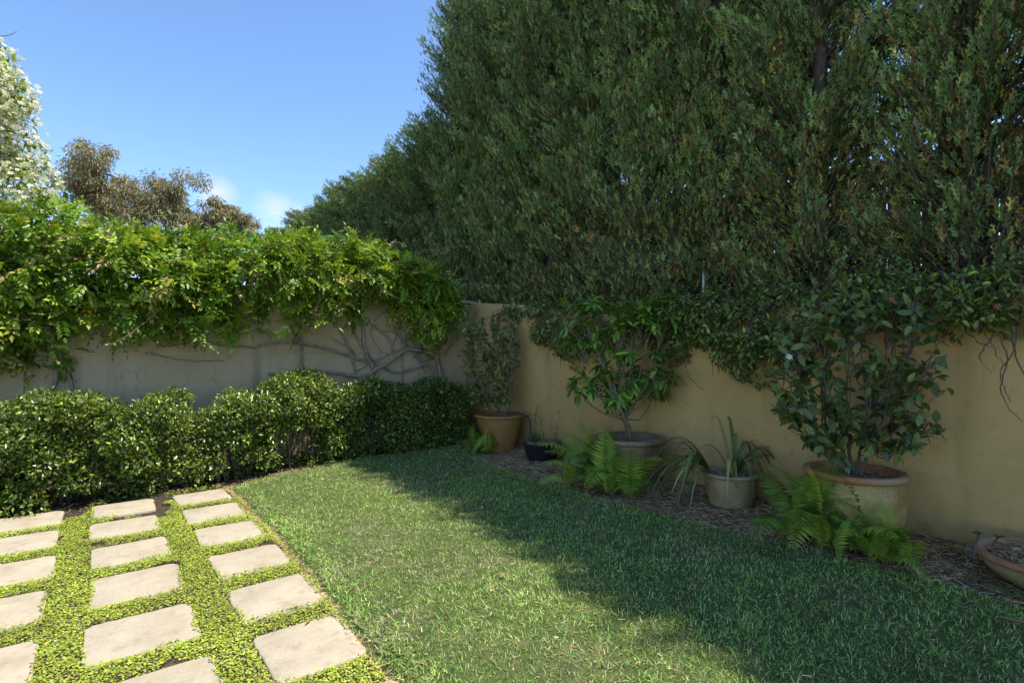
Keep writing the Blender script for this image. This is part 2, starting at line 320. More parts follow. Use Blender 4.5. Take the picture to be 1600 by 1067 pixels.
col *= (.8 + .62 * pt)[:, None]; dry = (vn(x * 2.6, y * 2.6, 31) > .66) & (rng.random(n) < .35); col[dry] = pal(int(dry.sum()), [(.46, .41, .25), (.38, .36, .20)])
z0 = .026 + .012 * (vn(x * 3, y * 3, 2) - .5) - .02 * (np.minimum(x - lawn_l(y), lawn_r(y) - x) < .05)
Vb, Fb, Cb = spread(bl, np.stack([x, y, z0], -1), R, np.stack([rng.uniform(.0026, .006, n), ln, ln], -1), col)
tag(mk('lawn_grass', Vb, Fb, m_grass, None, Cb, kind='stuff'), 'short mown green lawn grass, half in sun and half in shade', 'grass')

# ------------------------------------------------------------------ paving: sandstone pavers in creeping ground cover
bV, bF = box(-1.34, .90, .8, 5.74, -.02, .018)
paving = struct(mk('paving', bV, bF, m_soil))
tV, tF = box(-11, -1.345, -9, 5.74, -.02, .034); struct(mk('bounce_terrace', tV, tF, m_paver))  # added pale slab out of view, bounces warm sunlight into the shaded side
tV, tF = box(-1.34, .86, -9, .79, -.02, .030); struct(mk('bounce_terrace', tV, tF, m_paver))  # same added bounce slab, carried on beneath and behind the camera
PV = []
def paver(cx, cy, sx, sy, rot):
    g = np.random.default_rng(int(abs(cx * 1000 + cy * 77)) + 5); pts = []
    rr = g.uniform(.03, .055, 4)
    for q, (ex, ey) in enumerate(((1, 1), (-1, 1), (-1, -1), (1, -1))):
        for a in np.linspace(0, math.pi / 2, 5):
            a2 = a + q * math.pi / 2
            pts.append((ex * (sx / 2 - rr[q]) + rr[q] * math.cos(a2), ey * (sy / 2 - rr[q]) + rr[q] * math.sin(a2)))
    # split the long sides so that their edges can be uneven
    o = []
    for a, b in zip(pts, pts[1:] + pts[:1]):
        d = math.dist(a, b); s = max(1, int(d / .035))
        for t in range(s): o.append((a[0] + (b[0] - a[0]) * t / s, a[1] + (b[1] - a[1]) * t / s))
    o = np.array(o); o += g.normal(size=o.shape) * .0022; m = len(o)
    cs, sn = math.cos(rot), math.sin(rot); tilt = g.normal(size=2) * .006
    def ring(f, inset, z):
        r = np.linalg.norm(o, axis=1, keepdims=True); p = o * (1 - inset / r); X = p[:, 0] * cs - p[:, 1] * sn; Y = p[:, 0] * sn + p[:, 1] * cs
        return np.stack([X + cx, Y + cy, np.full(m, z) + X * tilt[0] + Y * tilt[1]], -1)
    V = np.concatenate([ring(1, 0, .0), ring(1, 0, .030), ring(1, .003, .0345), ring(1, .009, .0365)])
    Fq = [(a * m + q, a * m + (q + 1) % m, (a + 1) * m + (q + 1) % m, (a + 1) * m + q) for a in range(3) for q in range(m)]
    ob = mk('paver', V, [np.array(Fq), np.arange(3 * m, 4 * m)[None]], m_paver, paving)
    PV.append((cx, cy, sx, sy, rot))
for cx_, sx_ in ((-1.03, .41), (-.415, .42), (.172, .405), (.732, .385)):
    for yf in (5.60, 5.0, 4.40, 3.79, 3.165, 2.575, 1.93, 1.34):
        paver(cx_ + rng.normal() * .007, yf - .212 + rng.normal() * .008, sx_ + .012 - (.02 if yf < 3 and cx_ > .5 else 0) + rng.normal() * .007, .42 + rng.normal() * .008, rng.normal() * .016)
def paver_sd(x, y):
    d = np.full(len(x), 9.0)
    for cx_, cy_, sx, sy, rt in PV:
        X = (x - cx_) * math.cos(rt) + (y - cy_) * math.sin(rt); Y = -(x - cx_) * math.sin(rt) + (y - cy_) * math.cos(rt)
        qx = np.abs(X) - sx / 2 + .045; qy = np.abs(Y) - sy / 2 + .045
        d = np.minimum(d, np.hypot(np.maximum(qx, 0), np.maximum(qy, 0)) + np.minimum(np.maximum(qx, qy), 0) - .045)
    return d
n = 275000; x = rng.uniform(-1.3, 1.02, n); y = rng.uniform(1.4, 5.74, n); sdv = paver_sd(x, y)
cov = vn(x * 3.2, y * 3.2, 40) * .65 + vn(x * 9, y * 9, 41) * .35
creep = np.interp(vn(x * 7, y * 7, 44), [0, .5, 1], [.006, -.006, -.026]) 
bare = np.clip((y - 4.35) * .2, 0, .22) + np.where((x < -.05) & (y > 4.3), .08, 0)     # thinner, drier mat near the hedge
keep = (sdv > creep) & (cov > .20 + bare) & (rng.random(n) < .80); keep &= ~((y > 5.45) & (rng.random(n) < .7))
keep &= x < lawn_l(y) + .005 - .03 * vn(y * 5, y * 0, 9)
x, y, sdv, cov = x[keep], y[keep], sdv[keep], cov[keep]; n = len(x)
a6 = np.arange(6) / 6 * 2 * np.pi
rl = (np.concatenate([[[0, 0, -.12]], np.stack([.5 * np.cos(a6), .5 + .5 * np.sin(a6), np.zeros(6)], -1) - [0, 0, 0]]), np.array([(0, 1 + q, 1 + (q + 1) % 6) for q in range(6)]))
rl = (np.array([(0, 0, 0), (-.42, .35, .06), (-.33, .85, .05), (.33, .85, .05), (.42, .35, .06)], float), np.array([(0, 3, 2), (0, 2, 1), (0, 4, 3)]))
az = rng.uniform(0, 2 * np.pi, n); el = rng.normal(.08, .28, n)
R = frames(np.stack([np.cos(az) * np.cos(el), np.sin(az) * np.cos(el), np.sin(el)], -1), np.array([0, 0, 1.]) + rdir(n) * .25)
hz = np.where(sdv < 0, .0385, np.clip(.018 + sdv * .7, 0, .036)) + rng.random(n) * .014 * (.5 + cov)
col = pal(n, [(.38, .47, .05), (.50, .57, .075), (.26, .38, .035), (.58, .58, .11), (.32, .23, .07)], [4, 3, 2, 1, .25], .16); col *= (.8 + .45 * vn(x * 4, y * 4, 50))[:, None]
Vb, Fb, Cb = spread(rl, np.stack([x, y, hz], -1), R, rng.uniform(.005, .0122, n), col)
tag(mk('ground_cover', Vb, Fb, m_grass, None, Cb, kind='stuff'), 'lime green creeping ground cover filling the joints between the pavers', 'ground cover')
# tiny violet flowers in the ground cover
pet = (np.array([(0, 0, 0), (-.4, .7, .1), (0, 1, .15), (.4, .7, .1)] + [(0, 0, 0), (.7, .3, .1), (1, 0, .15), (.7, -.4, .1)] + [(0, 0, 0), (-.7, .3, .1), (-1, 0, .15), (-.7, -.4, .1)], float), np.array([(0, 3, 2), (0, 2, 1), (4, 7, 6), (4, 6, 5), (8, 9, 10), (8, 10, 11)]))
q = rng.choice(n, 60, replace=False); P = np.stack([x[q], y[q], hz[q] + .014], -1)
Vb, Fb, Cb = spread(pet, P, frames(rdir(60) * [1, 1, .2], np.array([0, 0, 1.]) + rdir(60) * .4), np.full(60, .0075), pal(60, [(.42, .42, .80), (.62, .62, .85), (.30, .30, .68)]))
tag(mk('violet_flowers', Vb, Fb, m_petal, None, Cb, kind='stuff'), 'scattered tiny pale violet flowers in the green ground cover', 'flowers')

# ------------------------------------------------------------------ mulch bed along the right wall, and under the hedge
ys = np.linspace(-1.2, 6.9, 90); us = np.linspace(0, 1, 12); V = []
for yv in ys:
    for u in us:
        xl = lawn_r(yv) - .06; xx = xl + (4.49 - xl) * u
        V.append((xx, yv, .008 + .045 * u + .03 * (vn(xx * 5, yv * 5, 61) - .4) * min(1, u * 5)))
i, j = np.meshgrid(np.arange(len(ys) - 1), np.arange(len(us) - 1), indexing='ij'); k = len(us)
m_mulch = surf('mulch_soil', [(.3, (0.100, 0.062, 0.033)), (.55, (0.225, 0.144, 0.075)), (.75, (0.375, 0.250, 0.138))], 14, bump=1, bscale=90, bdist=.02, fine=.4)
struct(mk('mulch_bed', V, np.stack([i * k + j, i * k + j + 1, (i + 1) * k + j + 1, (i + 1) * k + j], -1).reshape(-1, 4), m_mulch, smooth=True))
def straw(n, px, py, pz, lmin=.02, lmax=.09, wd=(.0015, .005)):
    tp = (np.array([(-.5, -.5, -.3), (0, -.5, .2), (.5, -.5, -.3), (-.5, .5, -.3), (0, .5, .2), (.5, .5, -.3)], float), np.array([(0, 1, 4, 3), (1, 2, 5, 4)]))
    az = rng.uniform(0, 2 * np.pi, n); el = rng.normal(0, .16, n)
    R = frames(np.stack([np.cos(az) * np.cos(el), np.sin(az) * np.cos(el), np.sin(el)], -1), np.tile([0, 0, 1.], (n, 1)))
    L = lmin + (lmax - lmin) * rng.random(n) ** 2.2; W = rng.uniform(*wd, n)
    return spread(tp, np.stack([px, py, pz], -1), R, np.stack([W, L, W], -1), pal(n, [(0.414, 0.247, 0.121), (0.598, 0.391, 0.207), (0.253, 0.144, 0.069), (0.782, 0.598, 0.356)], [3, 3, 3, 1], .2))
n = 20000; y = rng.uniform(-.3, 6.6, n); u = rng.random(n); xl = lawn_r(y) - .05; x = xl + (4.45 - xl) * u
z = .016 + .045 * u + .03 * (vn(x * 5, y * 5, 61) - .4) * np.minimum(1, u * 5) + rng.random(n) * .012
Vb, Fb, Cb = straw(n, x, y, z)
tag(mk('straw_mulch', Vb, Fb, m_straw, None, Cb, kind='stuff'), 'brown straw and bark mulch along the foot of the ochre wall', 'mulch')
n = 1500; y = rng.uniform(1.4, 5.6, n); x = lawn_l(y) + rng.normal(-.005, .018, n)
A1 = straw(n, x, y, .022 + rng.random(n) * .02, .015, .05, (.001, .003))
n = 3200; x = rng.uniform(-1.5, 4.2, n); y = lawn_f(np.maximum(x, .9)) + rng.uniform(-.05, .4, n) * 1.0
A2 = straw(n, x, y, .006 + rng.random(n) * .012, .012, .05, (.0015, .005))
n = 2500; x = rng.uniform(-1.5, 1., n); y = rng.uniform(4.3, 5.8, n); kp = paver_sd(x, y) > .0; n = int(kp.sum())
n = 1500; x = rng.uniform(1, 3.6, n); y = rng.uniform(.6, 6, n); kp = in_lawn(x, y); n = int(kp.sum())
A4 = straw(n, x[kp], y[kp], .04 + rng.random(n) * .015, .015, .05, (.001, .0035))
n = 2500; x = rng.uniform(-1.5, 1., n); y = rng.uniform(4.3, 5.8, n); kp = paver_sd(x, y) > .0; n = int(kp.sum())
A3 = straw(n, x[kp], y[kp], .012 + rng.random(n) * .012, .01, .03, (.001, .003))
Vb, Fb, Cb = merge([A1, A2, A3, A4])
tag(mk('dry_litter', Vb, Fb, m_straw, None, Cb, kind='stuff'), 'dry grass clippings scattered on the lawn, its edge and under the hedge', 'litter')

# ------------------------------------------------------------------ walls
def prism_x(prof, x0, x1):
    p = np.array(prof, float); n = len(p); V = np.concatenate([np.column_stack([np.full(n, a), p]) for a in (x0, x1)])
    return V, [np.array([(q, (q + 1) % n, n + (q + 1) % n, n + q) for q in range(n)]), np.arange(n)[::-1][None], np.arange(n, 2 * n)[None]]
YW = 6.9; XW = 4.48; GZ = 1.28
fw = thing('garden_wall', (1, YW, 0), 'grey tan rendered wall behind the clipped hedge, vines trained across it', 'wall')
V, F = prism_x([(YW, -.1), (YW, GZ - .012), (YW + .008, GZ - .006), (YW + .008, GZ + .006), (YW, GZ + .012), (YW, 2.015), (YW + .008, 2.022), (YW + .2, 2.022), (YW + .2, -.1)], -11, XW + .21)
bevel(mk('wall_body', V, F, m_far, fw), .004)
V, F = box(-11, XW + .21, YW - .012, YW + .212, 2.024, 2.085); bevel(mk('coping', V, F, m_far, fw), .012)
rw = thing('garden_wall', (XW, 2, 0), 'ochre rendered wall behind the row of pots', 'wall')
ywv = np.array([-4, 4.5, 5.6, YW - .002]); zt = np.array([1.72, 1.72, 1.93, 2.06]); V = []
for yv, zz in zip(ywv, zt): V += [(XW, yv, -.1), (XW + .2, yv, -.1), (XW + .2, yv, zz), (XW, yv, zz)]
F = []
for q in range(3):
    for s in range(4): F.append((q * 4 + s, q * 4 + (s + 1) % 4, q * 4 + 4 + (s + 1) % 4, q * 4 + 4 + s))
F += [(3, 2, 1, 0), (12, 13, 14, 15)]
bevel(mk('wall_body', V, np.array(F), m_right, rw), .015)
V, F = box(XW + .2, 14, -6, 30, -.2, 1.5); V[4:, 2] += 0
struct(mk('raised_ground', V, F, m_mulch))

# ------------------------------------------------------------------ fence behind the conifers
fe = thing('timber_fence', (6.05, 3, 1.5), 'brown weathered paling fence glimpsed through the tall conifers', 'fence')
bw = .262; gboard = []
for q in range(40):
    y0 = -2.2 + q * .272; V, F = box(6.03, 6.05, y0, y0 + bw, 1.46, 3.15 + rng.normal() * .02)
    bevel(mk('board', V, F, m_board, fe), .004, 1)
for zr in (1.85, 2.75):
    V, F = box(6.052, 6.10, -2.25, 8.7, zr, zr + .09); mk('rail', V, F, m_board, fe)
for q in range(6):
    V, F = box(6.102, 6.20, -2.2 + q * 2.1, -2.1 + q * 2.1, 1.4, 3.0); mk('post', V, F, m_board, fe)
ps = thing('metal_post', (4.78, 3.05, 1.5), 'slim grey metal post among the conifer trunks above the wall', 'post')
V, F = lathe([(.0, 0), (.015, 0), (.015, .62), (.012, .64), (0, .64)], (4.78, 3.05, 1.45), 14); mk('pole', V, F, m_metal, ps, smooth=True)
V, F = lathe([(.018, .35), (.024, .36), (.024, .40), (.018, .41)], (4.78, 3.05, 1.45), 14); mk('collar', V, F, m_metal, ps, smooth=True)

# ------------------------------------------------------------------ conifers
def spray_tpl(g, m=4):
    """a feathery spray: a twig with short scale-leaved side twigs"""
    V, F = [], []
    def blade(a, d, L, wd, nz):
        d = nrm(d); s = nrm(np.cross(d, nz)); k = len(V); a = np.array(a)
        V.extend([a, a + d * L * .45 + s * wd, a + d * L, a + d * L * .45 - s * wd]); F.extend([(k, k + 1, k + 2), (k, k + 2, k + 3)])
    nz = np.array([0, 0, 1.]); blade((0, 0, 0), (0, 1, .05), 1.0, .065, nz)
    for q in range(m):
        t = .12 + .8 * q / m; sd_ = 1 if q % 2 else -1; L = (.52 - .34 * t) * g.uniform(.8, 1.2)
        d = np.array([sd_ * math.sin(.62), math.cos(.62), g.uniform(-.5, .5)])
        blade((0, t, .05 * t), d, L, .075, nrm(nz + g.normal(size=3) * .5))
    return np.array(V), np.array(F)
def conifer_meshes(seed, H=6.3, a=.78, b=.80, nb=560, ntuft=52000):
    g = np.random.default_rng(seed)
    tips, paths, wts = [], [], []
    for q in range(nb):
        z = (q + g.random()) / nb * H * .98; th = g.uniform(0, 2 * np.pi); c, s = math.cos(th), math.sin(th)
        rad = 1 / ((abs(c) / a) ** 3.2 + (abs(s) / b) ** 3.2) ** (1 / 3.2)
        tp = 1.0 if z < H * .78 else math.sqrt(max(.05, 1 - ((z - H * .78) / (H * .24)) ** 2))
        rad *= tp * g.uniform(.62, 1.06); rise = rad * g.uniform(.45, 1.0)
        zb = max(.05, z - rise * .75); tip = np.array([c * rad, s * rad, zb + rise]); 
        if z < 1.1 and g.random() < .5: tip[0] *= 1.12; tip[2] -= .3 * g.random()
        tip[2] = max(tip[2], .18)
        p = curve((0, 0, zb), tip, (0, 0, -.08 * rad), 5, .02, g); paths.append((p, (.016 + .008 * rad, .004))); tips.append(p); wts.append((.35 + rad) * float(np.interp(z, [0, .5, 1.2, 1.9], [.25, .28, .45, 1])))
    trunk = [(curve((0, 0, -.1), (g.normal() * .05, g.normal() * .05, H * .96), (g.normal() * .06, g.normal() * .06, 0), 9, .015, g), (.085, .06, .012))]
    if g.random() < .7: trunk.append((curve((.05, .02, 0), (.2 * g.normal(), .2 * g.normal(), H * .7), (.1, .1, 0), 7, .02, g), (.06, .02)))
    wts = np.array(wts) / sum(wts); k = g.choice(nb, ntuft, p=wts); u = 1 - g.random(ntuft) ** 1.1 * .8
    P = np.empty((ntuft, 3)); D = np.empty((ntuft, 3))
    for q in range(ntuft):
        p = tips[k[q]]; f = u[q] * 4; i0 = min(int(f), 3); P[q] = p[i0] + (p[i0 + 1] - p[i0]) * (f - i0); D[q] = p[-1] - p[2]
    D = nrm(D); P += g.normal(size=P.shape) * .042
    ax = nrm(D * .75 + np.array([0, 0, .6]) + rdir(ntuft, g) * .5); R = frames(ax, D * .6 + rdir(ntuft, g) * .8)
    bt = g.random(nb)[k]
    col = pal(ntuft, [(0.169, 0.267, 0.073), (0.215, 0.325, 0.104), (0.130, 0.208, 0.058), (0.312, 0.325, 0.072)], [4, 3, 3, 1.2], .15, g) * (.48 + .82 * bt)[:, None]
    old = g.random(ntuft) < np.interp(P[:, 2], [0, 1.5, 3.2], [.32, .16, .05]); col[old] = pal(int(old.sum()), [(0.299, 0.196, 0.057), (0.230, 0.144, 0.057), (0.391, 0.310, 0.069)], None, .2, g)
    parts = []; sz = g.uniform(.042, .112, ntuft)
    for v in range(3):
        s_ = np.arange(ntuft) % 3 == v; parts.append(spread(spray_tpl(g), P[s_], R[s_], sz[s_], col[s_]))
    Vb, Fb, Cb = merge(parts)
    Vt, Ft = tubes(trunk, 7); Vl, Fl = tubes(paths, 3)
    return mesh('trunk', Vt, Ft, m_bark, smooth=True), mesh('branches', Vl, Fl, m_bark), mesh('crown', Vb, Fb, m_conifer, Cb)
CON = [conifer_meshes(s) for s in (3, 8)]
def conifer(x, y, z, k, rot, sc, label, group):
    t = thing('conifer_tree', (x, y, z), label, 'tree', group); t.rotation_euler.z = rot; t.scale = sc
    for nm, me in zip(('trunk', 'branches', 'crown'), CON[k]):
        o = link(nm, me, t)
        if nm == 'crown': o['kind'] = 'stuff'
    return t
ordn = ['first', 'second', 'third', 'fourth', 'fifth', 'sixth', 'seventh', 'eighth', 'ninth', 'tenth', 'eleventh', 'twelfth']
yy = 8.0; q = 0
while yy > -4.2:
    lab = ['tall dark conifer at the left end of the screen, edged by blue sky'][0] if q == 0 else 'tall dark conifer in the screen above the ochre wall, %s tree from its left end' % (ordn[q] if q < 12 else 'last')
    conifer(5.25 + rng.normal() * .05, yy + rng.normal() * .06, 1.45, q % 2, math.pi * (q // 2 % 2), ((1 + rng.normal() * .03) * (1 if q % 4 < 2 else -1), 1 + rng.normal() * .03, (1.0 if yy > 2.2 else min(1.16, 1 + (2.2 - yy) * .055)) + rng.normal() * .015), lab, 'tall conifers forming the screen above the wall')
    yy -= .98; q += 1
for q in range(10):
    conifer(5.25 + rng.normal() * .06, 9.25 + q * 1.18, 1.45, (q + 1) % 2, rng.choice([0, math.pi]), (1.0, 1.08, (.70, .67)[q] if q < 2 else .655 + rng.normal() * .022),
            'lower conifer beyond the corner of the walls, %s in line away from the tall screen' % ordn[q], 'lower conifers receding behind the wisteria')

# ------------------------------------------------------------------ eucalyptus trees far behind
def gum(x, y, H, lob, label, seed):
    g = np.random.default_rng(seed); t = thing('gum_tree', (x, y, 0), label, 'tree', 'gum trees beyond the wisteria')
    L = []; paths = [(curve((x, y, -.1), (x + .3, y, H * .62), (.2, .1, 0), 8, .05, g), (.24, .1))]
    for cx_, cy_, cz_, r in lob:
        paths.append((curve((x + .2, y, H * .42), (cx_, cy_, cz_), (0, 0, .3), 7, .06, g), (.09, .02)))
        for s in range(26):
            d = rdir(1, g)[0] * r * g.uniform(.2, 1.25); rr = r * g.uniform(.16, .3); c = np.array([cx_, cy_, cz_]) + d
            L.append((*c, rr, rr, rr * .85)); paths.append((curve((cx_, cy_, cz_), c, (0, 0, .1), 4, .03, g), (.025, .006)))
    P, D = lobes_pts(L, 12000, .1, 1.55, .0, g); n = len(P)
    ax = nrm(D * .45 + rdir(n, g) * .5 + np.array([0, 0, -.75])); R = frames(ax, rdir(n, g))
    col = pal(n, [(.25, .225, .09), (.30, .25, .11), (.21, .21, .085), (.34, .22, .12), (.38, .35, .18)], [3, 3, 3, 1.5, 1], .2, g)
    V, F = tubes(paths, 5); mk('trunk', V, F, m_bark, t, smooth=True)
    Vb, Fb, Cb = spread(LEAFQ, P, R, np.stack([g.uniform(.07, .11, n), g.uniform(.16, .28, n), g.uniform(.1, .2, n)], -1), col); mk('crown', Vb, Fb, m_fol, t, Cb, kind='stuff')
gum(.4, 33, 11.3, [(.1, 33, 10.0, 1.35), (-.75, 33.4, 9.6, .8), (.45, 33, 8.4, 1.2)], 'brown green gum tree behind the jasmine, tallest and leftmost of three', 101)
gum(2.7, 31, 10.3, [(2.6, 31, 9.0, 1.45), (3.4, 30.5, 8.2, 1.0), (1.8, 31.4, 8.0, 1.1)], 'broad rounded brown green gum tree, middle of the three beyond the wisteria', 102)
gum(4.9, 29, 8.4, [(4.8, 29, 7.7, .85), (5.4, 28.6, 7.3, .75), (4.2, 29.4, 7.0, .8)], 'small thin gum tree under the white cloud, rightmost of three', 103)

# ------------------------------------------------------------------ wisteria over the far wall
def compound(g, pairs=5, LT=None):
    """a pinnate leaf: drooping rachis with paired leaflets and one at the tip"""
    V, F, o = [], [], 0
    pts = np.array([(0, t, -.22 * t * t) for t in np.linspace(0, 1, pairs + 2)])
    def put(p, ax, z, L):
        nonlocal o
        v, f, _ = spread(LT or LEAF2, np.array([p]), frames(np.array([ax]), np.array([z])), np.array([L])); V.append(v); F.append(f + o); o += len(v)
    for q in range(1, pairs + 1):
        for s in (-1, 1): put(pts[q], (s * .9, .55 + .1 * g.normal(), -.12 + .2 * g.normal()), (s * .2, 0, 1), .36 * g.uniform(.85, 1.1))
    put(pts[-1], (0, 1, -.4), (0, .3, 1), .36)
    if LT is not None: return np.concatenate(V), np.concatenate(F)
    v, f = tubes([(pts, (.012, .006))], 3); V.append(v); tri = np.concatenate([f[:, [0, 1, 2]], f[:, [0, 2, 3]]]); F.append(tri + o)
    return np.concatenate(V), np.concatenate(F)
gw = np.random.default_rng(77)
wi = thing('wisteria', (1.6, 6.75, .0), 'bright green wisteria mounded over the top of the grey tan wall', 'climbing plant')
tx = [-2.2, -.67, -.46, -.24, 0, .41, .8, 1.28, 1.62, 2.12, 2.95, 3.31, 3.8, 4.05]; tz = [2.7, 2.66, 2.68, 2.68, 2.6, 2.56, 2.45, 2.66, 2.72, 2.68, 2.70, 2.54, 2.46, 2.1]
bx_ = [-2.2, -.66, -.22, -.09, .25, .51, .78, 1.39, 2.09, 2.73, 3.26, 3.74, 4.0]; bz = [1.0, 1.0, 1.1, 1.62, 1.7, 1.56, 1.68, 1.68, 1.86, 2.0, 2.0, 1.62, 1.8]
L = []
for X in np.arange(-2.0, 4.1, .17):
    zt_, zb_ = np.interp(X, tx, tz) + gw.normal() * .05, np.interp(X, bx_, bz) + gw.normal() * .12
    for s in range(5 if zb_ > 1.4 else 7):
        u = (s + gw.random()) / (5 if zb_ > 1.4 else 7); z = zb_ + .14 + (zt_ - zb_ - .26) * u
        yf = 6.70 - .17 * math.sin(math.pi * min(1, u * 1.1)) + gw.normal() * .10 + (.16 if zb_ < 1.4 and z < 1.55 else 0)
        r = gw.uniform(.09, .2); L.append((X + gw.normal() * .07, yf, z, r, r * .9, r * .8))
    for s in range(2): r = gw.uniform(.13, .2); L.append((X + gw.normal() * .07, 6.85 + gw.random() * .35, zt_ - .16 + gw.normal() * .05, r, r, r * .8))
for s in range(44):
    X = gw.uniform(-.1, 4.15); zb_ = np.interp(X, bx_, bz) + .1; yy0 = 6.62 + gw.normal() * .07; ln_ = gw.uniform(.08, .42) * (1.3 if X > 3.4 else 1)
    for u in np.arange(0, ln_, .07): L.append((X + gw.normal() * .03, yy0 + gw.normal() * .02, zb_ - u, .055, .05, .05))
P, D = lobes_pts(L, 9500, .45, 1.15, .4, gw, -.8); n = len(P)
ax = nrm(D * .7 + rdir(n, gw) * .6 + np.array([0, -.1, -.08])); R = frames(ax, D * .45 + np.array([.1, -.2, .8]) + rdir(n, gw) * .4); S = gw.uniform(.10, .21, n)
CMP = [mesh('leaf', *compound(gw, p), m_wist) for p in (4, 5, 5, 6)]
order = np.argsort(P[:, 1] - .55 * D[:, 2] + gw.random(n) * .5); big = order[:300]; rest = order[300:]
def leaf_objects(parent, meshes, P, R, S, name='leaf', g=rng):
    b = BASE[parent.name]
    for q in range(len(P)):
        o = link(name, meshes[q % len(meshes)], parent); m = Matrix(R[q].tolist()).to_4x4(); m.translation = Vector((P[q] - b).tolist())
        o.matrix_basis = m @ Matrix.Diagonal((S[q], S[q], S[q], 1))
leaf_objects(wi, CMP, P[big], R[big], S[big])
col = pal(len(rest), [(.095, .19, .016), (.17, .29, .025), (.29, .42, .04), (.44, .50, .07), (.34, .24, .10)], [3, 4, 3, 1.3, .3], .18, gw)
parts = []
for v, pr in enumerate((4, 5, 5, 6)):
    s_ = rest[v::4]; parts.append(spread(compound(gw, pr, LEAFQ), P[s_], R[s_], S[s_], col[v::4]))
Vb, Fb, Cb = merge(parts); mk('foliage', Vb, Fb, m_fol, wi, Cb, kind='stuff')
# trained stems on the wall
stems = [([(4.15, 0), (4.05, .5), (3.98, .95), (3.88, 1.24), (3.45, 1.33), (3.1, 1.12), (2.75, .98), (2.35, 1.04), (1.9, 1.02), (1.62, 1.04)], (.03, .024, .016)),
         ([(4.1, .6), (3.8, 1.1), (3.35, 1.02), (3.0, 1.15), (2.75, 1.45), (2.6, 1.8), (2.5, 2.2)], (.022, .016, .012)),
         ([(4.2, .2), (4.0, 1.1), (3.75, 1.35), (3.55, 1.7), (3.5, 2.1)], (.022, .016)),
         ([(3.0, .98), (2.85, 1.3), (2.8, 1.7), (2.85, 2.2)], (.02, .014)), ([(2.72, 1.0), (2.62, 1.35), (2.4, 1.75), (2.2, 2.1)], (.016, .01)),
         ([(2.9, 1.15), (2.4, 1.32), (1.9, 1.42), (1.4, 1.36), (.9, 1.4), (.5, 1.34)], (.018, .012, .006)),
         ([(1.95, .6), (2.02, 1.1), (2.0, 1.5), (1.92, 2.0)], (.016, .012)), ([(3.6, 1.36), (3.2, 1.28), (2.7, 1.05)], (.012, .008)),
         ([(3.4, .8), (3.38, 1.3), (3.3, 2.0)], (.009, .006)), ([(3.75, 1.0), (3.6, 1.25), (3.3, 1.55), (3.0, 1.62), (2.7, 1.9)], (.011, .006)),
         ([(1.3, 1.36), (1.1, 1.55), (.95, 1.9)], (.010, .008)), ([(.85, 1.4), (.7, 1.6), (.62, 1.9)], (.010, .008)), ([(.4, 1.3), (.75, 1.22), (1.15, 1.2)], (.006, .004)),
         ([(2.55, 1.6), (2.75, 1.95), (3.05, 2.15)], (.012, .01)), ([(3.95, 1.3), (3.9, 1.7), (3.8, 2.1)], (.012, .01)), ([(4.05, 1.0), (3.9, 1.45), (3.62, 1.5), (3.35, 1.42)], (.009, .005)),
         ([(-.35, 0), (-.4, .6), (-.3, 1.2), (-.45, 1.9)], (.03, .02)), ([(-.2, 0), (-.15, .7), (-.28, 1.4)], (.02, .012))]
gv = np.random.default_rng(404)
for q in range(16):
    x0 = gv.uniform(2.5, 4.1); z0 = gv.uniform(.9, 1.35); pp = [(x0, z0)]; dx = gv.normal() * .12; dz = gv.uniform(.12, .26)
    for _ in range(int(gv.integers(3, 6))): dx += gv.normal() * .09; x0 = min(4.35, x0 + dx); z0 += dz * gv.uniform(.4, 1.2); pp.append((x0, z0))
    stems.append((pp, (gv.uniform(.006, .012), .004)))
for pts, rad in stems:
    rad = tuple(v * 1.05 for v in rad); off = rng.uniform(.012, .05); p3 = spline([(a, YW - max(rad) - off * rng.uniform(.3, 1.2), b) for a, b in pts], 6 * len(pts))
    p3 = p3 + rng.normal(size=p3.shape) * [.006, .004, .006]
    V, F = tubes([(p3, rad)], 6); mk('stem', V, F, m_vine, wi, smooth=True)
# whippy tendrils
for a, b, sg in (((3.0, 6.35, 2.45), (3.85, 6.3, 2.72), (0, 0, -.05)), ((2.75, 6.3, 2.2), (3.15, 6.15, 1.95), (-.05, -.02, -.06)), ((3.2, 6.4, 2.55), (4.1, 6.35, 2.78), (0, 0, .03)),
                 ((.5, 6.3, 1.72), (.1, 6.2, 1.37), (0, 0, -.03)), ((.35, 6.3, 1.95), (.43, 6.22, 1.62), (.03, 0, 0)), ((.3, 6.5, 2.55), (.95, 6.4, 2.62), (0, 0, .12)), ((2.3, 6.5, 2.65), (2.6, 6.5, 2.68), (0, 0, .16)), ((2.9, 6.4, 2.65), (3.2, 6.4, 2.7), (0, 0, .04))):
    p = curve(a, b, sg, 12, .006); V, F = tubes([(p, (.0055, .003))], 5); tn = mk('tendril', V, F, m_twig, wi, smooth=True)
    k = 16; q = rng.integers(2, 12, k); Rr, Ss = leaves(p[q], rdir(k), .05, LEAF2); Vb, Fb, Cb = spread(LEAF2, p[q], Rr, Ss, pal(k, [(.20, .25, .09), (.32, .28, .16)])); mk('young_leaves', Vb, Fb, m_fol, tn, Cb, kind='stuff')

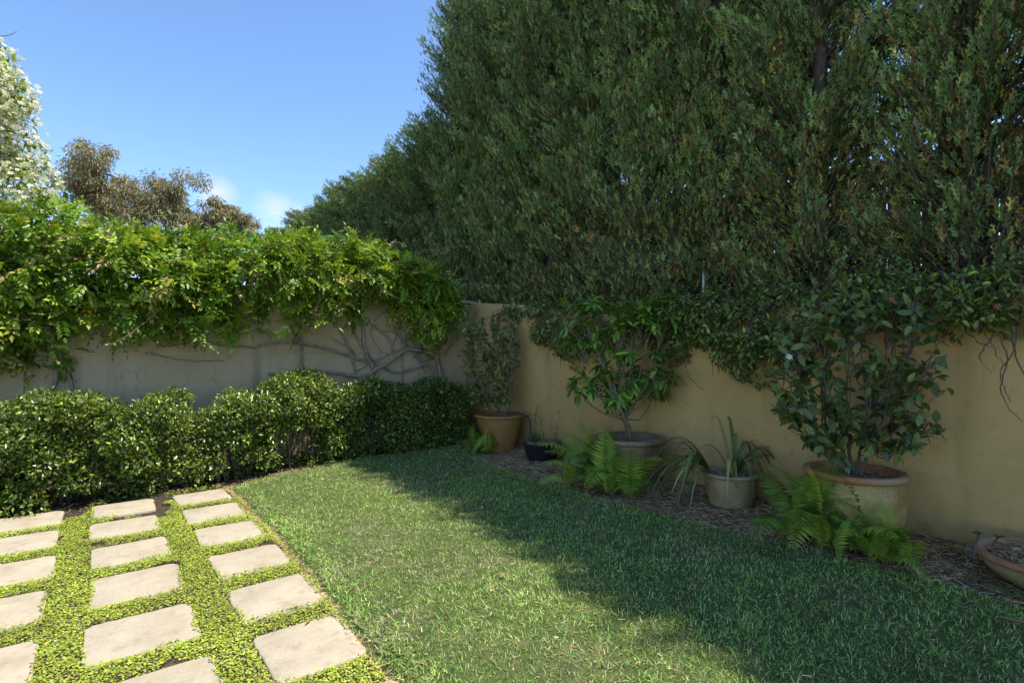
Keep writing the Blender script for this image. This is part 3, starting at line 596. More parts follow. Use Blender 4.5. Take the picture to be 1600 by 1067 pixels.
# ------------------------------------------------------------------ star jasmine column, upper left
gj = np.random.default_rng(5)
ja = thing('star_jasmine', (-1.1, 7.3, 0), 'tall star jasmine smothered in white flowers at the left of the sky', 'climbing plant')
L = []
for s in range(200):
    z = gj.uniform(2.0, 4.6); xr = np.interp(z, [2, 2.98, 3.54, 3.94, 4.32, 4.6], [-.22, -.30, -.40, -.54, -.72, -1.0]) - .2
    xx = xr - 1.9 * gj.random() ** 1.35; L.append((xx, 7.2 + gj.normal() * .12, z, .2, .2, .18))
P, D = lobes_pts(L, 15500, .75, 1.1, .0, gj); n = len(P); Rr, Ss = leaves(P, D, .06, LEAF2, g=gj)
Vb, Fb, Cb = spread(LEAFQ, P, Rr, Ss, pal(n, [(.18, .27, .035), (.28, .36, .05), (.11, .18, .025), (.38, .42, .06)], None, .12, gj)); mk('foliage', Vb, Fb, m_fol, ja, Cb, kind='stuff')
P, D = lobes_pts(L, 20000, 1.0, 1.4, .0, gj); n = len(P)
fv, ff = [(0, 0, 0)], []
for s in range(5):
    a = s * 2 * math.pi / 5; k = len(fv); fv += [(math.cos(a) * .9, math.sin(a) * .9, .1), (math.cos(a + .42), math.sin(a + .42), .05), (math.cos(a + .85) * .8, math.sin(a + .85) * .8, .0)]; ff += [(0, k, k + 1), (0, k + 1, k + 2)]
FLOWER = (np.array(fv, float), np.array(ff))
Vb, Fb, Cb = spread(FLOWER, P, frames(rdir(n, gj), D * .5 + np.array([.25, -.4, .45]) + rdir(n, gj) * .5), gj.uniform(.018, .03, n), pal(n, [(.84, .82, .62), (.86, .84, .58), (.76, .76, .45)], None, .05, gj)); mk('flowers', Vb, Fb, m_petal, ja, Cb, kind='stuff')
pts = [(curve((-1.4 + .3 * s, 7.3, 0), (-1.9 + .35 * s, 7.25, 3.6), (.1, 0, 0), 10, .02), (.03, .01)) for s in range(3)] + [(curve((-.75, 7.2, 4.38), (-.62, 7.2, 4.47), (0, 0, -.02), 6), (.004, .002)), (curve((-.4, 7.1, 3.0), (-.26, 7.0, 2.72), (0, 0, .02), 6), (.004, .002))]
V, F = tubes(pts, 5); mk('stems', V, F, m_bark, ja, smooth=True)

# ------------------------------------------------------------------ clipped hedge, one shrub per mound
def hedge_y(x): return float(np.interp(x, [-2, .9, 1.6, 2.4, 4.3], [5.98, 6.02, 6.24, 6.42, 6.47]))
def hedge(cx_, wd, H, dep, label, seed, light):
    g = np.random.default_rng(seed); cy_ = hedge_y(cx_); t = thing('hedge_shrub', (cx_, cy_, 0), label, 'hedge', 'clipped shrubs of the hedge along the far wall'); L = []
    for s in range(100):
        u = g.uniform(-1, 1); x_ = cx_ + u * wd; z = g.uniform(.05, 1) * H; top = H * (1 - .33 * abs(u) ** 2.2)
        z = min(z, top - .08); dy = dep * g.uniform(-1, .9) * (.9 + .1 * min(1, z / .5)) * (1 - .25 * max(0, (z - .75 * H) / (.25 * H)))
        r = g.uniform(.09, .15); L.append((x_, hedge_y(x_) + dy, z, r * 1.15, r, r * .9))
    P, D = lobes_pts(L, int(44000 * wd), .55, 1.1, .5, g)
    dens = np.interp(P[:, 2], [0, .12, .3, .5], [.8, .8, .9, 1]) * np.where((np.abs(P[:, 0] - 1.78) < .30) & (P[:, 2] < .46) & (P[:, 2] > .1), .10, 1) * np.where((np.abs(P[:, 0] - .75) < .35) & (P[:, 2] < .5), .5, 1)
    kp = (g.random(len(P)) < dens) & (P[:, 2] > .01); P, D = P[kp], D[kp]; n = len(P)
    Rr, Ss = leaves(P, D, .038, LEAFQ, .0, .7, .55, g)
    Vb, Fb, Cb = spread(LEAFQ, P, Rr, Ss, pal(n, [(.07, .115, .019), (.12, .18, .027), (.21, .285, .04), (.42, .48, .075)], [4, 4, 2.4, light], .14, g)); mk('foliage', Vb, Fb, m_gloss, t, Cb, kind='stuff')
    st = []
    for s in range(14):
        bx0 = cx_ + g.uniform(-.8, .8) * wd; by0 = hedge_y(bx0) + g.normal() * .08
        for u in range(3): st.append((curve((bx0, by0, 0), (bx0 + g.normal() * .16, by0 + g.normal() * .14, g.uniform(.5, .9) * H), (g.normal() * .04, g.normal() * .04, 0), 6, .012, g), (.007, .003)))
    V, F = tubes(st, 4); mk('stems', V, F, m_bark, t, smooth=True)
hedge(-1.15, .56, .90, .37, 'sunlit clipped hedge mound cut off by the left edge of the picture', 31, 1.2)
hedge(-.33, .68, .93, .40, 'broad sunlit clipped hedge mound beside the leftmost pavers', 32, 1.2)
hedge(.85, .72, .96, .36, 'sunlit clipped hedge mound beyond the paver column next to the lawn', 33, 1.3)
hedge(1.88, .62, 1.06, .29, 'tallest clipped hedge mound, with bare stems and a gap showing the wall', 34, 1.1)
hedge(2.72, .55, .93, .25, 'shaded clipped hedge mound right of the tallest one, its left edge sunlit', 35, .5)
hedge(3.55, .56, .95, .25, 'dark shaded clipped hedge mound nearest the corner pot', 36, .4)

# ------------------------------------------------------------------ pots
def soil_disc(t, c, r, z, mat=m_mulch):
    a = np.arange(32) / 32 * 2 * np.pi; V = [(c[0], c[1], z + .012)]
    for rr, zz in ((.5, .01), (1, 0)): V += [(c[0] + r * rr * math.cos(q), c[1] + r * rr * math.sin(q), z + zz + .008 * rng.normal()) for q in a]
    F4 = [(1 + q, 1 + (q + 1) % 32, 33 + (q + 1) % 32, 33 + q) for q in range(32)]; F3 = [(0, 1 + q, 1 + (q + 1) % 32) for q in range(32)]
    o = mk('potting_soil', V, [np.array(F3), np.array(F4)], mat, t)
    n = int(2500 * r * r / .12); th = rng.uniform(0, 2 * np.pi, n); rr = r * .96 * np.sqrt(rng.random(n))
    Vb, Fb, Cb = straw(n, c[0] + rr * np.cos(th), c[1] + rr * np.sin(th), np.full(n, z + .014) + rng.random(n) * .012, .01, .045, (.001, .004)); mk('straw', Vb, Fb, m_straw, o, Cb, kind='stuff')
def pot(name, c, rb, rt, H, lip, mat, label, rimmat=None, belly=.0, wob=.004, drop=.06):
    """footed pot with a rolled rim, a thick wall and soil inside"""
    t = thing(name, c, label, 'pot')
    prof = [(0, 0), (rb * .9, 0), (rb, .012)] + [(rb + (rt - rb) * u + belly * math.sin(math.pi * u), .012 + (H - lip - .012) * u) for u in np.linspace(.08, 1, 10)]
    V, F = lathe(prof, c, 48, wob); mk('body', V, F, mat, t, smooth=True)
    ro = rt + lip * .55; z = H - lip
    prof = [(rt - .002, z - .004), (ro, z + .004), (ro + lip * .18, z + lip * .45), (ro, z + lip * .9), (ro - lip * .35, H), (rt - lip * .5, H - .004), (rt - lip * .9, H - lip * .5), (rt - lip * 1.0, H - drop - .06)]
    V, F = lathe(prof, c, 48, wob); mk('rim', V, F, rimmat or mat, t, smooth=True)
    soil_disc(t, c, rt - lip * .8, c[2] + H - drop); return t
GZ0 = .035
pot('plant_pot', (4.10, 5.55, GZ0), .19, .30, .47, .035, m_pot_ochre, 'ochre clay pot in the corner of the walls with a fern before it')
p2 = pot('plant_pot', (4.12, 4.74, GZ0), .165, .215, .215, .02, m_blackp, 'low black plastic pot of thin twigs beside the ochre corner pot', wob=.001, drop=.02)
pot('plant_pot', (4.06, 3.40, GZ0), .245, .315, .455, .05, m_pot_brown, 'brown glazed round pot holding the bright green shrub', belly=.025)
pot('plant_pot', (4.15, 2.40, GZ0), .165, .20, .275, .03, m_pot_sand, 'sandy clay pot with strappy leaves arching over its rim', belly=.008, drop=.03)
pot('plant_pot', (4.05, 1.45, GZ0), .23, .28, .475, .045, m_pot_big, 'largest clay pot, lichened and red rimmed, holding the dark camellia', m_rim, belly=.035)
pot('plant_bowl', (4.05, .46, GZ0), .21, .335, .175, .035, m_pot_sand, 'wide shallow red rimmed bowl cut off by the right edge', m_rim, belly=.03, drop=.03)
# irrigation tube over the corner pot
it = thing('irrigation_tube', (4.2, 5.1, .0), 'thin black irrigation tube looping over the corner pot', 'tube')
V, F = tubes([(spline([(4.12, 5.45, .52), (4.22, 5.32, .53), (4.30, 5.20, .47), (4.30, 5.17, .3), (4.27, 5.2, .12), (4.30, 5.22, .03)], 30), .0085)], 6); mk('tube', V, F, m_blackp, it, smooth=True)

# ------------------------------------------------------------------ shrubs in pots
def shrub(name, label, cat, c, tips, leafmesh_mat, tpl, size, per, seed, bend=.05, whorl=False, rad=(.014, .004), bark=m_twig, nparts=300, cols=None, gmat=None, along=.35, stems=4, split=.32):
    g = np.random.default_rng(seed); t = thing(name, c, label, cat); tips = np.array(tips, float); c = np.array(c, float)
    paths, P, A, Z = [], [], [], []
    cen = tips.mean(0); forks = [c + (cen - c) * split * g.uniform(.8, 1.2) + np.array([g.normal() * .07, g.normal() * .07, 0]) for _ in range(stems)]
    for f in forks: paths.append((curve(c + np.array([g.normal() * .015, g.normal() * .015, -.03]), f, g.normal(size=3) * .02, 6, .004, g), (rad[0], rad[0] * .7)))
    nk = max(6, len(tips) // 6); kc = tips[g.choice(len(tips), nk, replace=False)].copy()
    for _ in range(5):
        lb_ = np.argmin(np.linalg.norm(tips[:, None] - kc[None], axis=2), 1)
        for q_ in range(nk):
            if (lb_ == q_).any(): kc[q_] = tips[lb_ == q_].mean(0)
    nodes = []
    for q_ in range(nk):
        f = forks[int(np.argmin([np.linalg.norm((f - kc[q_])[:2]) + g.random() * .06 for f in forks]))]; nd = f + (kc[q_] - f) * .72 - np.array([0, 0, .05]); nodes.append(nd)
        paths.append((curve(f, nd, np.array([0, 0, -.05]) + g.normal(size=3) * .025, 7, .008, g), (rad[0] * .45, rad[0] * .25)))
    for q_, tp in enumerate(tips):
        f = nodes[lb_[q_]]
        p = curve(f, tp, np.array([0, 0, bend]) * g.uniform(-.6, 1) + g.normal(size=3) * .02, 8, .008, g); paths.append((p, (rad[0] * .34, rad[1])))
        dv = nrm(p[-1] - p[-3])
        for s in range(per):
            if whorl:
                a = s / per * 2 * np.pi + g.random() * .6; u_ = nrm(np.cross(dv, [.3, .5, .8])); w_ = np.cross(dv, u_)
                P.append(p[-1] - dv * g.random() * .05); A.append(nrm(dv * .35 + math.cos(a) * u_ + math.sin(a) * w_ + np.array([0, 0, -.25]))); Z.append(dv * .6 + np.array([0, 0, .8]) + g.normal(size=3) * .2)
            else:
                u = 1 - along * s / per; f_ = u * 7; i0 = min(int(f_), 6); q_ = p[i0] + (p[i0 + 1] - p[i0]) * (f_ - i0)
                P.append(q_); A.append(nrm(dv * .5 + rdir(1, g)[0] * .9 + np.array([0, 0, -.15]))); Z.append(np.array([-.3, -.3, .8]) + g.normal(size=3) * .45)
    V, F = tubes(paths, 5); mk('branches', V, F, bark, t, smooth=True)
    P, A, Z = map(np.array, (P, A, Z)); n = len(P); S = size * g.uniform(.7, 1.2, n); R = frames(A, Z)
    me = [mesh('leaf', tpl[0] * [s_, 1, 1], tpl[1], leafmesh_mat, smooth=True) for s_ in (.9, 1.0, 1.12)]
    order = np.argsort(P[:, 0] * .613 + P[:, 1] * .79 - S * 3); b_, r_ = order[:nparts], order[nparts:]
    leaf_objects(t, me, P[b_], R[b_], S[b_])
    if len(r_): Vb, Fb, Cb = spread(tpl, P[r_], R[r_], S[r_], pal(len(r_), cols, None, .12, g)); mk('foliage', Vb, Fb, gmat or m_gloss, t, Cb, smooth=True, kind='stuff')
    return t, P
def ring_tips(c, spec, g):
    o = []
    for z, rx, ry, n, ox, oy in spec:
        for s in range(n):
            a = g.uniform(0, 2 * np.pi); r = math.sqrt(g.random()); o.append((c[0] + ox + rx * r * math.cos(a), c[1] + oy + ry * r * math.sin(a), z + g.normal() * .05))
    return o
gs = np.random.default_rng(60)
LEAF6 = leaf_tpl(.46, .12, .18, (.18, .42, .72))
LONG = leaf_tpl(.33, .12, .25, (.2, .5, .78))
# the camera's right-hand direction is (.79,-.613): foliage spans are laid out across it
cm = (4.04, 1.45, .46)
tips = []
for s in range(230):
    z = gs.uniform(.62, 1.68); hw = np.interp(z, [.6, .75, 1.0, 1.4, 1.7], [.2, .40, .54, .52, .34]); u = gs.uniform(-1, 1) * hw; v = gs.uniform(-1, .75) * .33
    X, Y = 4.0 + u * .79 + v * .5, 1.44 - u * .613 + v * .6
    X = min(X, 4.42); tips.append((X, Y, z))
ca, PC = shrub('camellia_shrub', 'dark glossy camellia with a few spent orange flowers in the largest pot', 'shrub', cm, tips, m_cam, LEAF6, .086, 6, 61, .06, rad=(.013, .0025), cols=[(0.060, 0.090, 0.019), (0.096, 0.138, 0.028), (0.132, 0.180, 0.034)], gmat=m_camfol, bark=m_bark, along=.6, stems=5)
for q in range(9):
    pz = [(3.72, 1.50, 1.50), (3.70, 1.53, 1.28), (3.78, 1.40, 1.33), (3.76, 1.44, 1.20), (3.95, 1.2, 1.62), (4.1, 1.05, 1.3), (3.92, 1.25, 1.40), (3.60, 1.66, 1.27), (4.05, 1.1, .98)][q]
    V, F, cc = spread(FLOWER, np.array([pz] * 3) + rng.normal(size=(3, 3)) * .006, frames(rdir(3), np.array([[-.6, -.7, .3]] * 3) + rdir(3) * .4), np.full(3, .019), pal(3, [(.36, .12, .035), (.30, .10, .04)] if q != 7 else [(.8, .78, .7)])); mk('flower', V, F, m_petal, ca, cc)
rp = (4.06, 3.40, .45)
tips = []
for ox, oz, hw, hz_, nn in ((-.05, 1.68, .54, .18, 62), (-.35, 1.45, .26, .12, 16), (.22, 1.58, .3, .12, 14), (-.30, .98, .24, .09, 16), (.25, .98, .22, .10, 14), (.0, 1.2, .34, .12, 20), (-.1, .86, .22, .06, 8), (.42, 1.10, .12, .06, 4)):
    for s in range(nn):
        u = ox + gs.uniform(-1, 1) * hw; v = gs.uniform(-1, .6) * .24; X, Y = 4.04 + u * .79 + v * .55, 3.42 - u * .613 + v * .6; tips.append((min(X, 4.42), Y, oz + gs.uniform(-1, 1) * hz_))
shrub('leafy_shrub', 'bright green open branched shrub in the brown glazed pot', 'shrub', rp, tips, m_rho, LONG, .125, 9, 62, .05, whorl=True, rad=(.02, .003), cols=[(0.088, 0.175, 0.025), (0.150, 0.281, 0.037), (0.237, 0.413, 0.050)], gmat=m_fol, stems=4, split=.28)
cp = (4.10, 5.55, .46)
tips = []
for s in range(170):
    z = gs.uniform(.62, 1.78); hw = np.interp(z, [.6, 1.0, 1.5, 1.8], [.2, .36, .40, .25]); u = gs.uniform(-1, 1) * hw - .06; v = gs.uniform(-1, .7) * .22; tips.append((min(4.06 + u * .79 + v * .5, 4.43), 5.6 - u * .613 + v * .6, z))
shrub('leggy_shrub', 'leggy small leaved dark shrub in the ochre corner pot', 'shrub', cp, tips, m_cam, LEAF4, .074, 8, 63, .04, rad=(.012, .003), cols=[(0.075, 0.106, 0.025), (0.119, 0.163, 0.035), (0.175, 0.225, 0.044)], gmat=m_camfol, along=.6, stems=6, split=.3)
tw = thing('twiggy_herb', (4.12, 4.74, .23), 'sparse twiggy herb growing in the low black pot', 'plant')
pths = [(curve((4.12 + a, 4.74 + b, .22), (4.12 + a * 1.6 + rng.normal() * .04, 4.74 + b * 1.6 + rng.normal() * .05, .22 + h), rng.normal(size=3) * .02, 8, .004), (.004, .0015)) for a, b, h in ((-.05, .06, .34), (-.02, .02, .42), (.02, 0, .38), (.0, -.04, .30), (.05, -.12, .40), (-.06, .09, .26), (-.03, .10, .22))]
V, F = tubes(pths, 4); mk('stems', V, F, m_twig, tw, smooth=True)
P = np.concatenate([p[0][1:] for p in pths[:5]]); P = np.repeat(P, 5, 0) + rng.normal(size=(len(P) * 5, 3)) * .006; Rr, Ss = leaves(P, rdir(len(P)), .03, NARROW); V1 = spread(NARROW, P, Rr, Ss, pal(len(P), [(.05, .10, .02), (.08, .14, .03)]))
n = 260; th = rng.normal(size=(n, 2)) * .035; P = np.stack([4.07 + th[:, 0], 4.83 + th[:, 1], np.full(n, .22)], -1); ax = nrm(np.stack([th[:, 0] * 5, th[:, 1] * 5, np.ones(n)], -1) + rdir(n) * .25); V2 = spread(bl, P, frames(ax, rdir(n)), np.stack([np.full(n, .0025), rng.uniform(.08, .22, n), rng.uniform(.08, .22, n)], -1), pal(n, [(.06, .11, .03), (.09, .14, .05)]))
Vb, Fb, Cb = merge([V1, V2]); mk('foliage', Vb, Fb, m_fol, tw, Cb, kind='stuff')

# strappy clivia-like plant
sp = thing('strappy_plant', (4.15, 2.40, .28), 'strappy dark leaved plant flopping out of the sandy clay pot', 'plant')
def strap(base, az, L, rise, drop, wd, fold=.3):
    L = L * 1.6; drop = drop * .85; t = np.linspace(0, 1, 12); r = L * t * (1 - .12 * t); z = rise * 4 * t * (1 - t * .62) * .5 - drop * t ** 2.4
    c_, s_ = math.cos(az), math.sin(az); p = np.stack([base[0] + c_ * r, base[1] + s_ * r, base[2] + z], -1); wv = 1.5 * wd * np.clip(np.sin(np.pi * np.clip(t * .93 + .09, 0, 1)) ** .45, .05, 1); wv = wv * (1 - t ** 3) ** .7 + .0008
    sd_ = np.array([-s_, c_, 0]); up = np.array([0, 0, 1.])
    V = np.concatenate([p + sd_ * wv[:, None] + up * wv[:, None] * fold, p, p - sd_ * wv[:, None] + up * wv[:, None] * fold]); F = []
    for q in range(11):
        for a in (0, 12): F.append((a + q, a + q + 1, a + 12 + q + 1, a + 12 + q))
    return V, np.array(F)
RA = math.atan2(-.613, .79)                           # azimuth of "to the right along the picture"
for a_, L_, ri, dr, b_ in [(0.0, .40, .30, .25, (0, 0)), (.15, .34, .35, .12, (0, 0)), (-.4, .30, .38, .35, (.02, 0)), (.5, .28, .45, .30, (0, .02)), (-.9, .22, .4, .5, (0, 0)), (-1.3, .2, .38, .52, (0, 0)), (-1.7, .18, .35, .5, (0, 0)), (1.2, .2, .5, .2, (0, 0)), (2.0, .16, .62, .05, (0, 0)), (1.7, .1, .6, .0, (0, 0)), (-.1, .22, .5, .3, (.02, 0)), (.3, .26, .42, .42, (0, 0)), (-2.1, .2, .36, .45, (-.02, 0)), (.1, .30, .45, .5, (.03, 0)), (-.6, .26, .45, .55, (.0, .01)), (.7, .24, .5, .45, (.0, 0)), (2.6, .25, .45, .4, (0, 0)), (-1.1, .24, .42, .6, (0, 0))]:
    V, F = strap((4.16 + b_[0] + rng.normal() * .02, 2.39 + b_[1] + rng.normal() * .02, .27), RA + a_, L_, ri, dr, rng.uniform(.009, .014)); mk('leaf', V, F, m_strap, sp, smooth=True)
lb = np.array([4.02, 2.53, .33])                      # the clump leaning out to the left
V, F = tubes([(curve((4.12, 2.43, .27), lb, (0, 0, .02), 6, .003), (.022, .018))], 7); mk('stem', V, F, m_twig, sp, smooth=True)
for s in range(28):
    a_ = math.pi + rng.normal() * .55; V, F = strap(lb + rng.normal(size=3) * .012, RA + a_, rng.uniform(.18, .42), rng.uniform(.12, .42), rng.uniform(.15, .62), rng.uniform(.007, .012)); 
    V[:, 2] = np.maximum(V[:, 2], .05); mk('leaf', V, F, m_strap, sp, smooth=True)

# small succulents and weeds in the bowl
su = thing('succulent_cuttings', (3.88, .74, .18), 'two small succulent cuttings with leafy tops in the shallow bowl', 'plant')
for a, b, h in ((3.80, .77, .13), (3.86, .70, .12)):
    tp_ = (a + rng.normal() * .02, b - .02, .18 + h); V, F = tubes([(curve((a, b, .17), tp_, rng.normal(size=3) * .01, 6), (.007, .005))], 5); mk('stem', V, F, m_bark, su, smooth=True)
    n = 16; ax = nrm(rdir(n) * [1, 1, .4] + [0, 0, .5]); V, F, cc = spread(LEAF4, np.tile(tp_, (n, 1)), frames(ax, np.array([0, 0, 1.]) - ax * .3), rng.uniform(.025, .045, n), pal(n, [(.08, .13, .045), (.13, .17, .06)])); mk('leaf_rosette', V, F, m_gloss, su, cc, smooth=True)

n = 420; th = rng.uniform(0, 2 * np.pi, n); rr = .26 * np.sqrt(rng.random(n)); P = np.stack([4.05 + rr * np.cos(th), .46 + rr * np.sin(th), np.full(n, .185)], -1)
Vb, Fb, Cb = spread(bl, P, frames(nrm(rdir(n) * [1, 1, .3] + [0, 0, .45]), rdir(n)), np.stack([np.full(n, .003), rng.uniform(.03, .09, n), rng.uniform(.03, .08, n)], -1), pal(n, [(.12, .17, .04), (.42, .33, .16), (.33, .25, .11)])); mk('sprouting_grass', Vb, Fb, m_fol, su, Cb, kind='stuff')
# ------------------------------------------------------------------ ferns
def frond_mesh(g, pairs=24, arch=.5):
    t = np.linspace(0, 1, pairs + 2); ang = .95 - t * (1.0 + arch); p = np.cumsum(np.stack([np.zeros(len(t)), np.cos(ang), np.sin(ang)], -1) / len(t), 0); parts = []
    tg = nrm(np.gradient(p, axis=0)); PN = leaf_tpl(.14, .1, .45, (.25, .6))
    pos, ax, zz, sz = [], [], [], []
    for q in range(2, pairs + 1):
        prof = .19 * math.sin(math.pi * (t[q] ** .8) * .93 + .1) + .02
        for s in (-1, 1):
            pos.append(p[q]); ax.append(np.array([s * .95, 0, 0]) + tg[q] * .38 + g.normal(size=3) * .07); zz.append(np.cross([1, 0, 0], tg[q]) + g.normal(size=3) * .12); sz.append(max(.03, prof))
    v1 = spread(PN, np.array(pos), frames(np.array(ax), np.array(zz)), np.array(sz)); v, f = tubes([(p, (.008, .003))], 3)
    V, F, _ = merge([v1, (v, np.concatenate([f[:, [0, 1, 2]], f[:, [0, 2, 3]]]), None)]); return mesh('frond', V, F, m_fern)
gf = np.random.default_rng(90); FR = [frond_mesh(gf, 27, a) for a in (.2, .6, .9, 1.2)]
def fern(c, n, L, label, seed, sx=1.0, lean=(0, 0)):
    g = np.random.default_rng(seed); t = thing('fern', c, label, 'fern', 'ferns in the mulch bed'); P, R, S = [], [], []
    for q in range(n):
        a = q * 2.399 + g.normal() * .3; st = g.uniform(.15, 1.45); h = np.array([math.cos(a) + lean[0], math.sin(a) + lean[1], 0]); h = nrm(h)
        y_ = nrm(h * math.cos(st) + np.array([0, 0, math.sin(st)])); z_ = np.array([0, 0, math.cos(st)]) - h * math.sin(st)
        P.append(np.array(c) + np.array([g.normal() * .065 * sx, g.normal() * .065 * sx, .01])); R.append(frames(y_[None], z_[None])[0]); S.append(L * g.uniform(.4, 1.1))
    # low fronds rest on the ground: lift those that would dip under it
    leaf_objects(t, FR, np.array(P), np.array(R), np.array(S), 'frond'); return t
fern((3.86, 5.58, .03), 44, .42, 'small fern at the foot of the ochre corner pot', 91, 1.5, (-.25, -.1))
fern((3.74, 3.36, .03), 84, .60, 'large arching fern before the brown glazed pot', 92, 2.0, (-.15, .0))
fern((3.80, 1.56, .03), 80, .56, 'bright fern against the left side of the largest pot', 93, 2.0, (-.1, .1))
fern((3.80, 1.18, .03), 34, .36, 'low dark fern right of the largest pot', 94, 1.6)
f5 = fern((3.88, 3.78, .05), 5, .80, 'tall upright fern stems left of the brown glazed pot', 95, .6, (-.3, .6))
for o in list(f5.children): pass

# ------------------------------------------------------------------ shrubs trailing over the ochre wall
def trailing(name, label, lob, n, size, cols, wts, seed, twigs=(), flowers=0, fcol=None):
    g = np.random.default_rng(seed); c = np.mean(np.array(lob)[:, :3], 0); t = thing(name, (float(c[0]) + .35, float(c[1]), 1.5), label, 'climbing plant', 'plants trailing over the ochre wall'); L = []
    for cx_, cy_, cz_, rx, ry, rz in lob:
        for s in range(14): d = rdir(1, g)[0] * g.uniform(.3, .9); r = g.uniform(.28, .5) * min(rx, rz) + .03; L.append((min(cx_ + d[0] * rx, 4.7), cy_ + d[1] * ry, cz_ + d[2] * rz, r, r, r * .85))
    P, D = lobes_pts(L, n, .6, 1.12, .5, g); kp = ~((P[:, 0] > XW - .015) & (P[:, 2] < 1.72)); P, D = P[kp], D[kp]; n = len(P); Rr, Ss = leaves(P, D, size, LEAF4, .3, .7, .5, g)
    Vb, Fb, Cb = spread(LEAF4, P, Rr, Ss, pal(n, cols, wts, .14, g)); mk('foliage', Vb, Fb, m_gloss, t, Cb, smooth=True, kind='stuff')
    st = []
    for cx_, cy_, cz_, rx, ry, rz in lob:
        for s in range(9):
            a = (min(cx_ + .1, 4.62) + .1, cy_ + g.normal() * ry * .3, 1.74); b = (min(cx_ + g.normal() * rx * .5, XW - .03), cy_ + g.uniform(-1, 1) * ry, cz_ - rz * g.uniform(-.2, .95)); st.append((curve(a, b, (-.14, 0, .10), 8, .01, g), (.007, .002)))
    for tw_ in twigs: st.append((spline(tw_, 16) + g.normal(size=(16, 3)) * .006, (.005, .002)))
    V, F = tubes(st, 4); mk('stems', V, F, m_bark, t, smooth=True)
    if flowers:
        P, D = lobes_pts(L, flowers * 3, 1.0, 1.15, .8, g); P, D = P[:flowers], D[:flowers]; m = len(P); Vb, Fb, Cb = spread(FLOWER, P, frames(rdir(m, g), D + rdir(m, g) * .5), g.uniform(.012, .022, m), pal(m, fcol, None, .1, g)); mk('flowers', Vb, Fb, m_petal, t, Cb, kind='stuff')
dk = [(0.094, 0.131, 0.030), (0.131, 0.188, 0.037), (0.194, 0.263, 0.048), (0.350, 0.438, 0.069)]
trailing('jasmine_mound', 'dark leaved trailing jasmine with tiny white flowers left of the bright shrub', [(4.42, 5.0, 1.55, .18, .35, .22), (4.38, 4.5, 1.36, .16, .4, .26), (4.42, 4.15, 1.5, .18, .35, .22), (4.5, 5.2, 1.8, .2, .4, .16), (4.5, 4.5, 1.76, .2, .4, .15), (4.48, 5.75, 1.85, .16, .3, .13)], 6600, .045, dk, [4, 4, 2, .6], 201, flowers=60, fcol=[(.75, .75, .68)])
trailing('trailing_shrub', 'thin twiggy trailing shrub behind the bright shrub', [(4.42, 3.55, 1.55, .16, .35, .2), (4.42, 3.1, 1.42, .15, .35, .26), (4.5, 3.5, 1.76, .2, .4, .14), (4.44, 2.95, 1.66, .18, .3, .16)], 4400, .045, dk, [4, 4, 2, .6], 202, twigs=[[(4.4, 3.2, 1.3), (4.36, 3.1, 1.1), (4.38, 2.95, .98)], [(4.4, 3.0, 1.3), (4.36, 2.95, 1.1), (4.37, 2.8, .95)]])
trailing('trailing_shrub', 'dense dark shrub hanging over the wall between the bright shrub and the camellia', [(4.42, 2.78, 1.5, .17, .28, .26), (4.38, 2.42, 1.28, .17, .32, .30), (4.42, 2.08, 1.42, .18, .25, .25), (4.42, 2.35, 1.62, .18, .35, .14), (4.52, 2.7, 1.74, .2, .3, .13), (4.52, 2.15, 1.74, .2, .3, .13)], 7600, .048, dk, [4, 4, 2, .9], 203)
trailing('trailing_shrub', 'dark shrub spilling over the wall behind the camellia', [(4.45, 1.75, 1.62, .2, .3, .2), (4.45, 1.3, 1.62, .2, .35, .18), (4.52, 1.5, 1.78, .2, .4, .12)], 4600, .05, dk, [4, 4, 2, .9], 204, flowers=10, fcol=[(.4, .13, .04)])
trailing('trailing_shrub', 'mixed shrub over the wall at the right edge, bare twigs dangling below', [(4.42, .85, 1.58, .2, .32, .15), (4.40, .45, 1.56, .2, .3, .2), (4.42, 0, 1.55, .2, .35, .2), (4.5, .7, 1.74, .2, .4, .11), (4.5, 1.1, 1.74, .2, .3, .11), (4.5, .2, 1.74, .2, .4, .11)], 6000, .05, dk, [4, 4, 2.5, 1.4], 205, flowers=16, fcol=[(.45, .22, .13), (.5, .36, .2)],
         twigs=[[(4.38, .85, 1.5), (4.3, .8, 1.35), (4.32, .72, 1.22)], [(4.38, .8, 1.5), (4.28, .72, 1.25), (4.32, .75, 1.05), (4.30, .66, .9)], [(4.38, .72, 1.45), (4.3, .66, 1.2), (4.33, .6, 1.1)], [(4.4, .95, 1.5), (4.34, .88, 1.38), (4.3, .78, 1.33)], [(4.38, .68, 1.48), (4.32, .7, 1.3), (4.28, .75, 1.15), (4.31, .7, 1.0)], [(4.38, .78, 1.4), (4.3, .85, 1.28), (4.32, .8, 1.2)]])

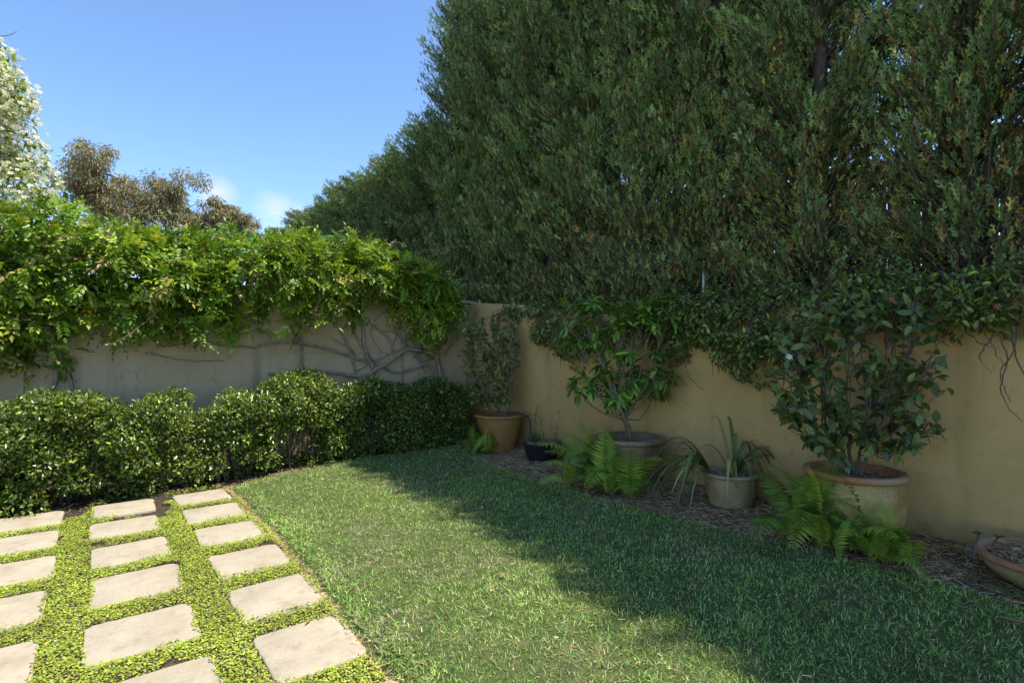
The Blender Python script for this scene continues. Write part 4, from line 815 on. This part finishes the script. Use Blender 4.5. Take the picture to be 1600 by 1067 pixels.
# ------------------------------------------------------------------ weeds and fallen leaves
for q, (x_, y_, lab) in enumerate(((3.80, .78, 'cluster of round leaved weeds in the mulch before the shallow bowl'), (3.72, .62, 'low lime weeds between lawn edge and shallow bowl'), (3.92, 1.98, 'tiny seedling weed in the mulch beside the sandy clay pot'), (4.2, .98, 'lime weed close to the wall left of the bowl'))):
    t = thing('weed', (x_, y_, .04), lab, 'weed'); n = 14; th = rng.normal(size=(n, 2)) * .05; P = np.stack([x_ + th[:, 0], y_ + th[:, 1], .065 + rng.random(n) * .035], -1)
    V, F, cc = spread(rl, P, frames(rdir(n) * [1, 1, .2], np.array([0, 0, 1.]) + rdir(n) * .35), rng.uniform(.022, .038, n), pal(n, [(.13, .21, .03), (.22, .27, .04), (.06, .12, .025)])); mk('leaves', V, F, m_fol, t, cc)
    V, F = tubes([(curve((x_, y_, .03), p - np.array([0, 0, .002]), (0, 0, .01), 4), (.0018, .0012)) for p in P], 3); mk('stems', V, F, m_twig, t)
DL = mesh('fallen_leaf', leaf_tpl(.42, .35, .35, (.2, .5, .8))[0], leaf_tpl(.42, .35, .35, (.2, .5, .8))[1], m_dead, smooth=True)
DN = mesh('fallen_leaf', leaf_tpl(.26, .4, -.3, (.2, .5, .8))[0], leaf_tpl(.26, .4, -.3, (.2, .5, .8))[1], m_dead, smooth=True)
for x_, y_, z_, L_, az_, me, lab in ((1.08, 2.72, .06, .07, .4, DL, 'pale curled dead leaf on the lawn beside the paver edge'), (.64, 2.70, .06, .075, 1.2, DL, 'pale dead leaf upright in the ground cover between two near pavers'), (1.82, 2.41, .055, .045, 2.0, DL, 'small pale leaf on the sunlit middle of the lawn'),
                                  (3.36, .60, .055, .12, 2.6, DN, 'long orange brown leaf on the shaded lawn near the right edge'), (3.72, 1.03, .06, .085, 2.2, DL, 'pale cream leaf on the mulch right of the low fern'), (1.86, 2.92, .055, .03, .3, DL, 'tiny white fallen petal on the sunlit lawn'),
                                  (2.2, 1.75, .055, .05, 1.3, DN, 'thin tan leaf at the shadow edge in the near lawn'), (.80, 2.57, .05, .05, 2.4, DN, 'small red brown leaf at the far edge of the nearest right paver'), (3.6, 4.2, .06, .05, .9, DL, 'small tan leaf at the lawn edge below the black pot')):
    o = link('fallen_leaf', me); o.location = (x_, y_, z_); o.rotation_euler = (rng.normal() * .25, rng.normal() * .3, az_); o.scale = (L_, L_, L_); tag(o, lab, 'leaf')
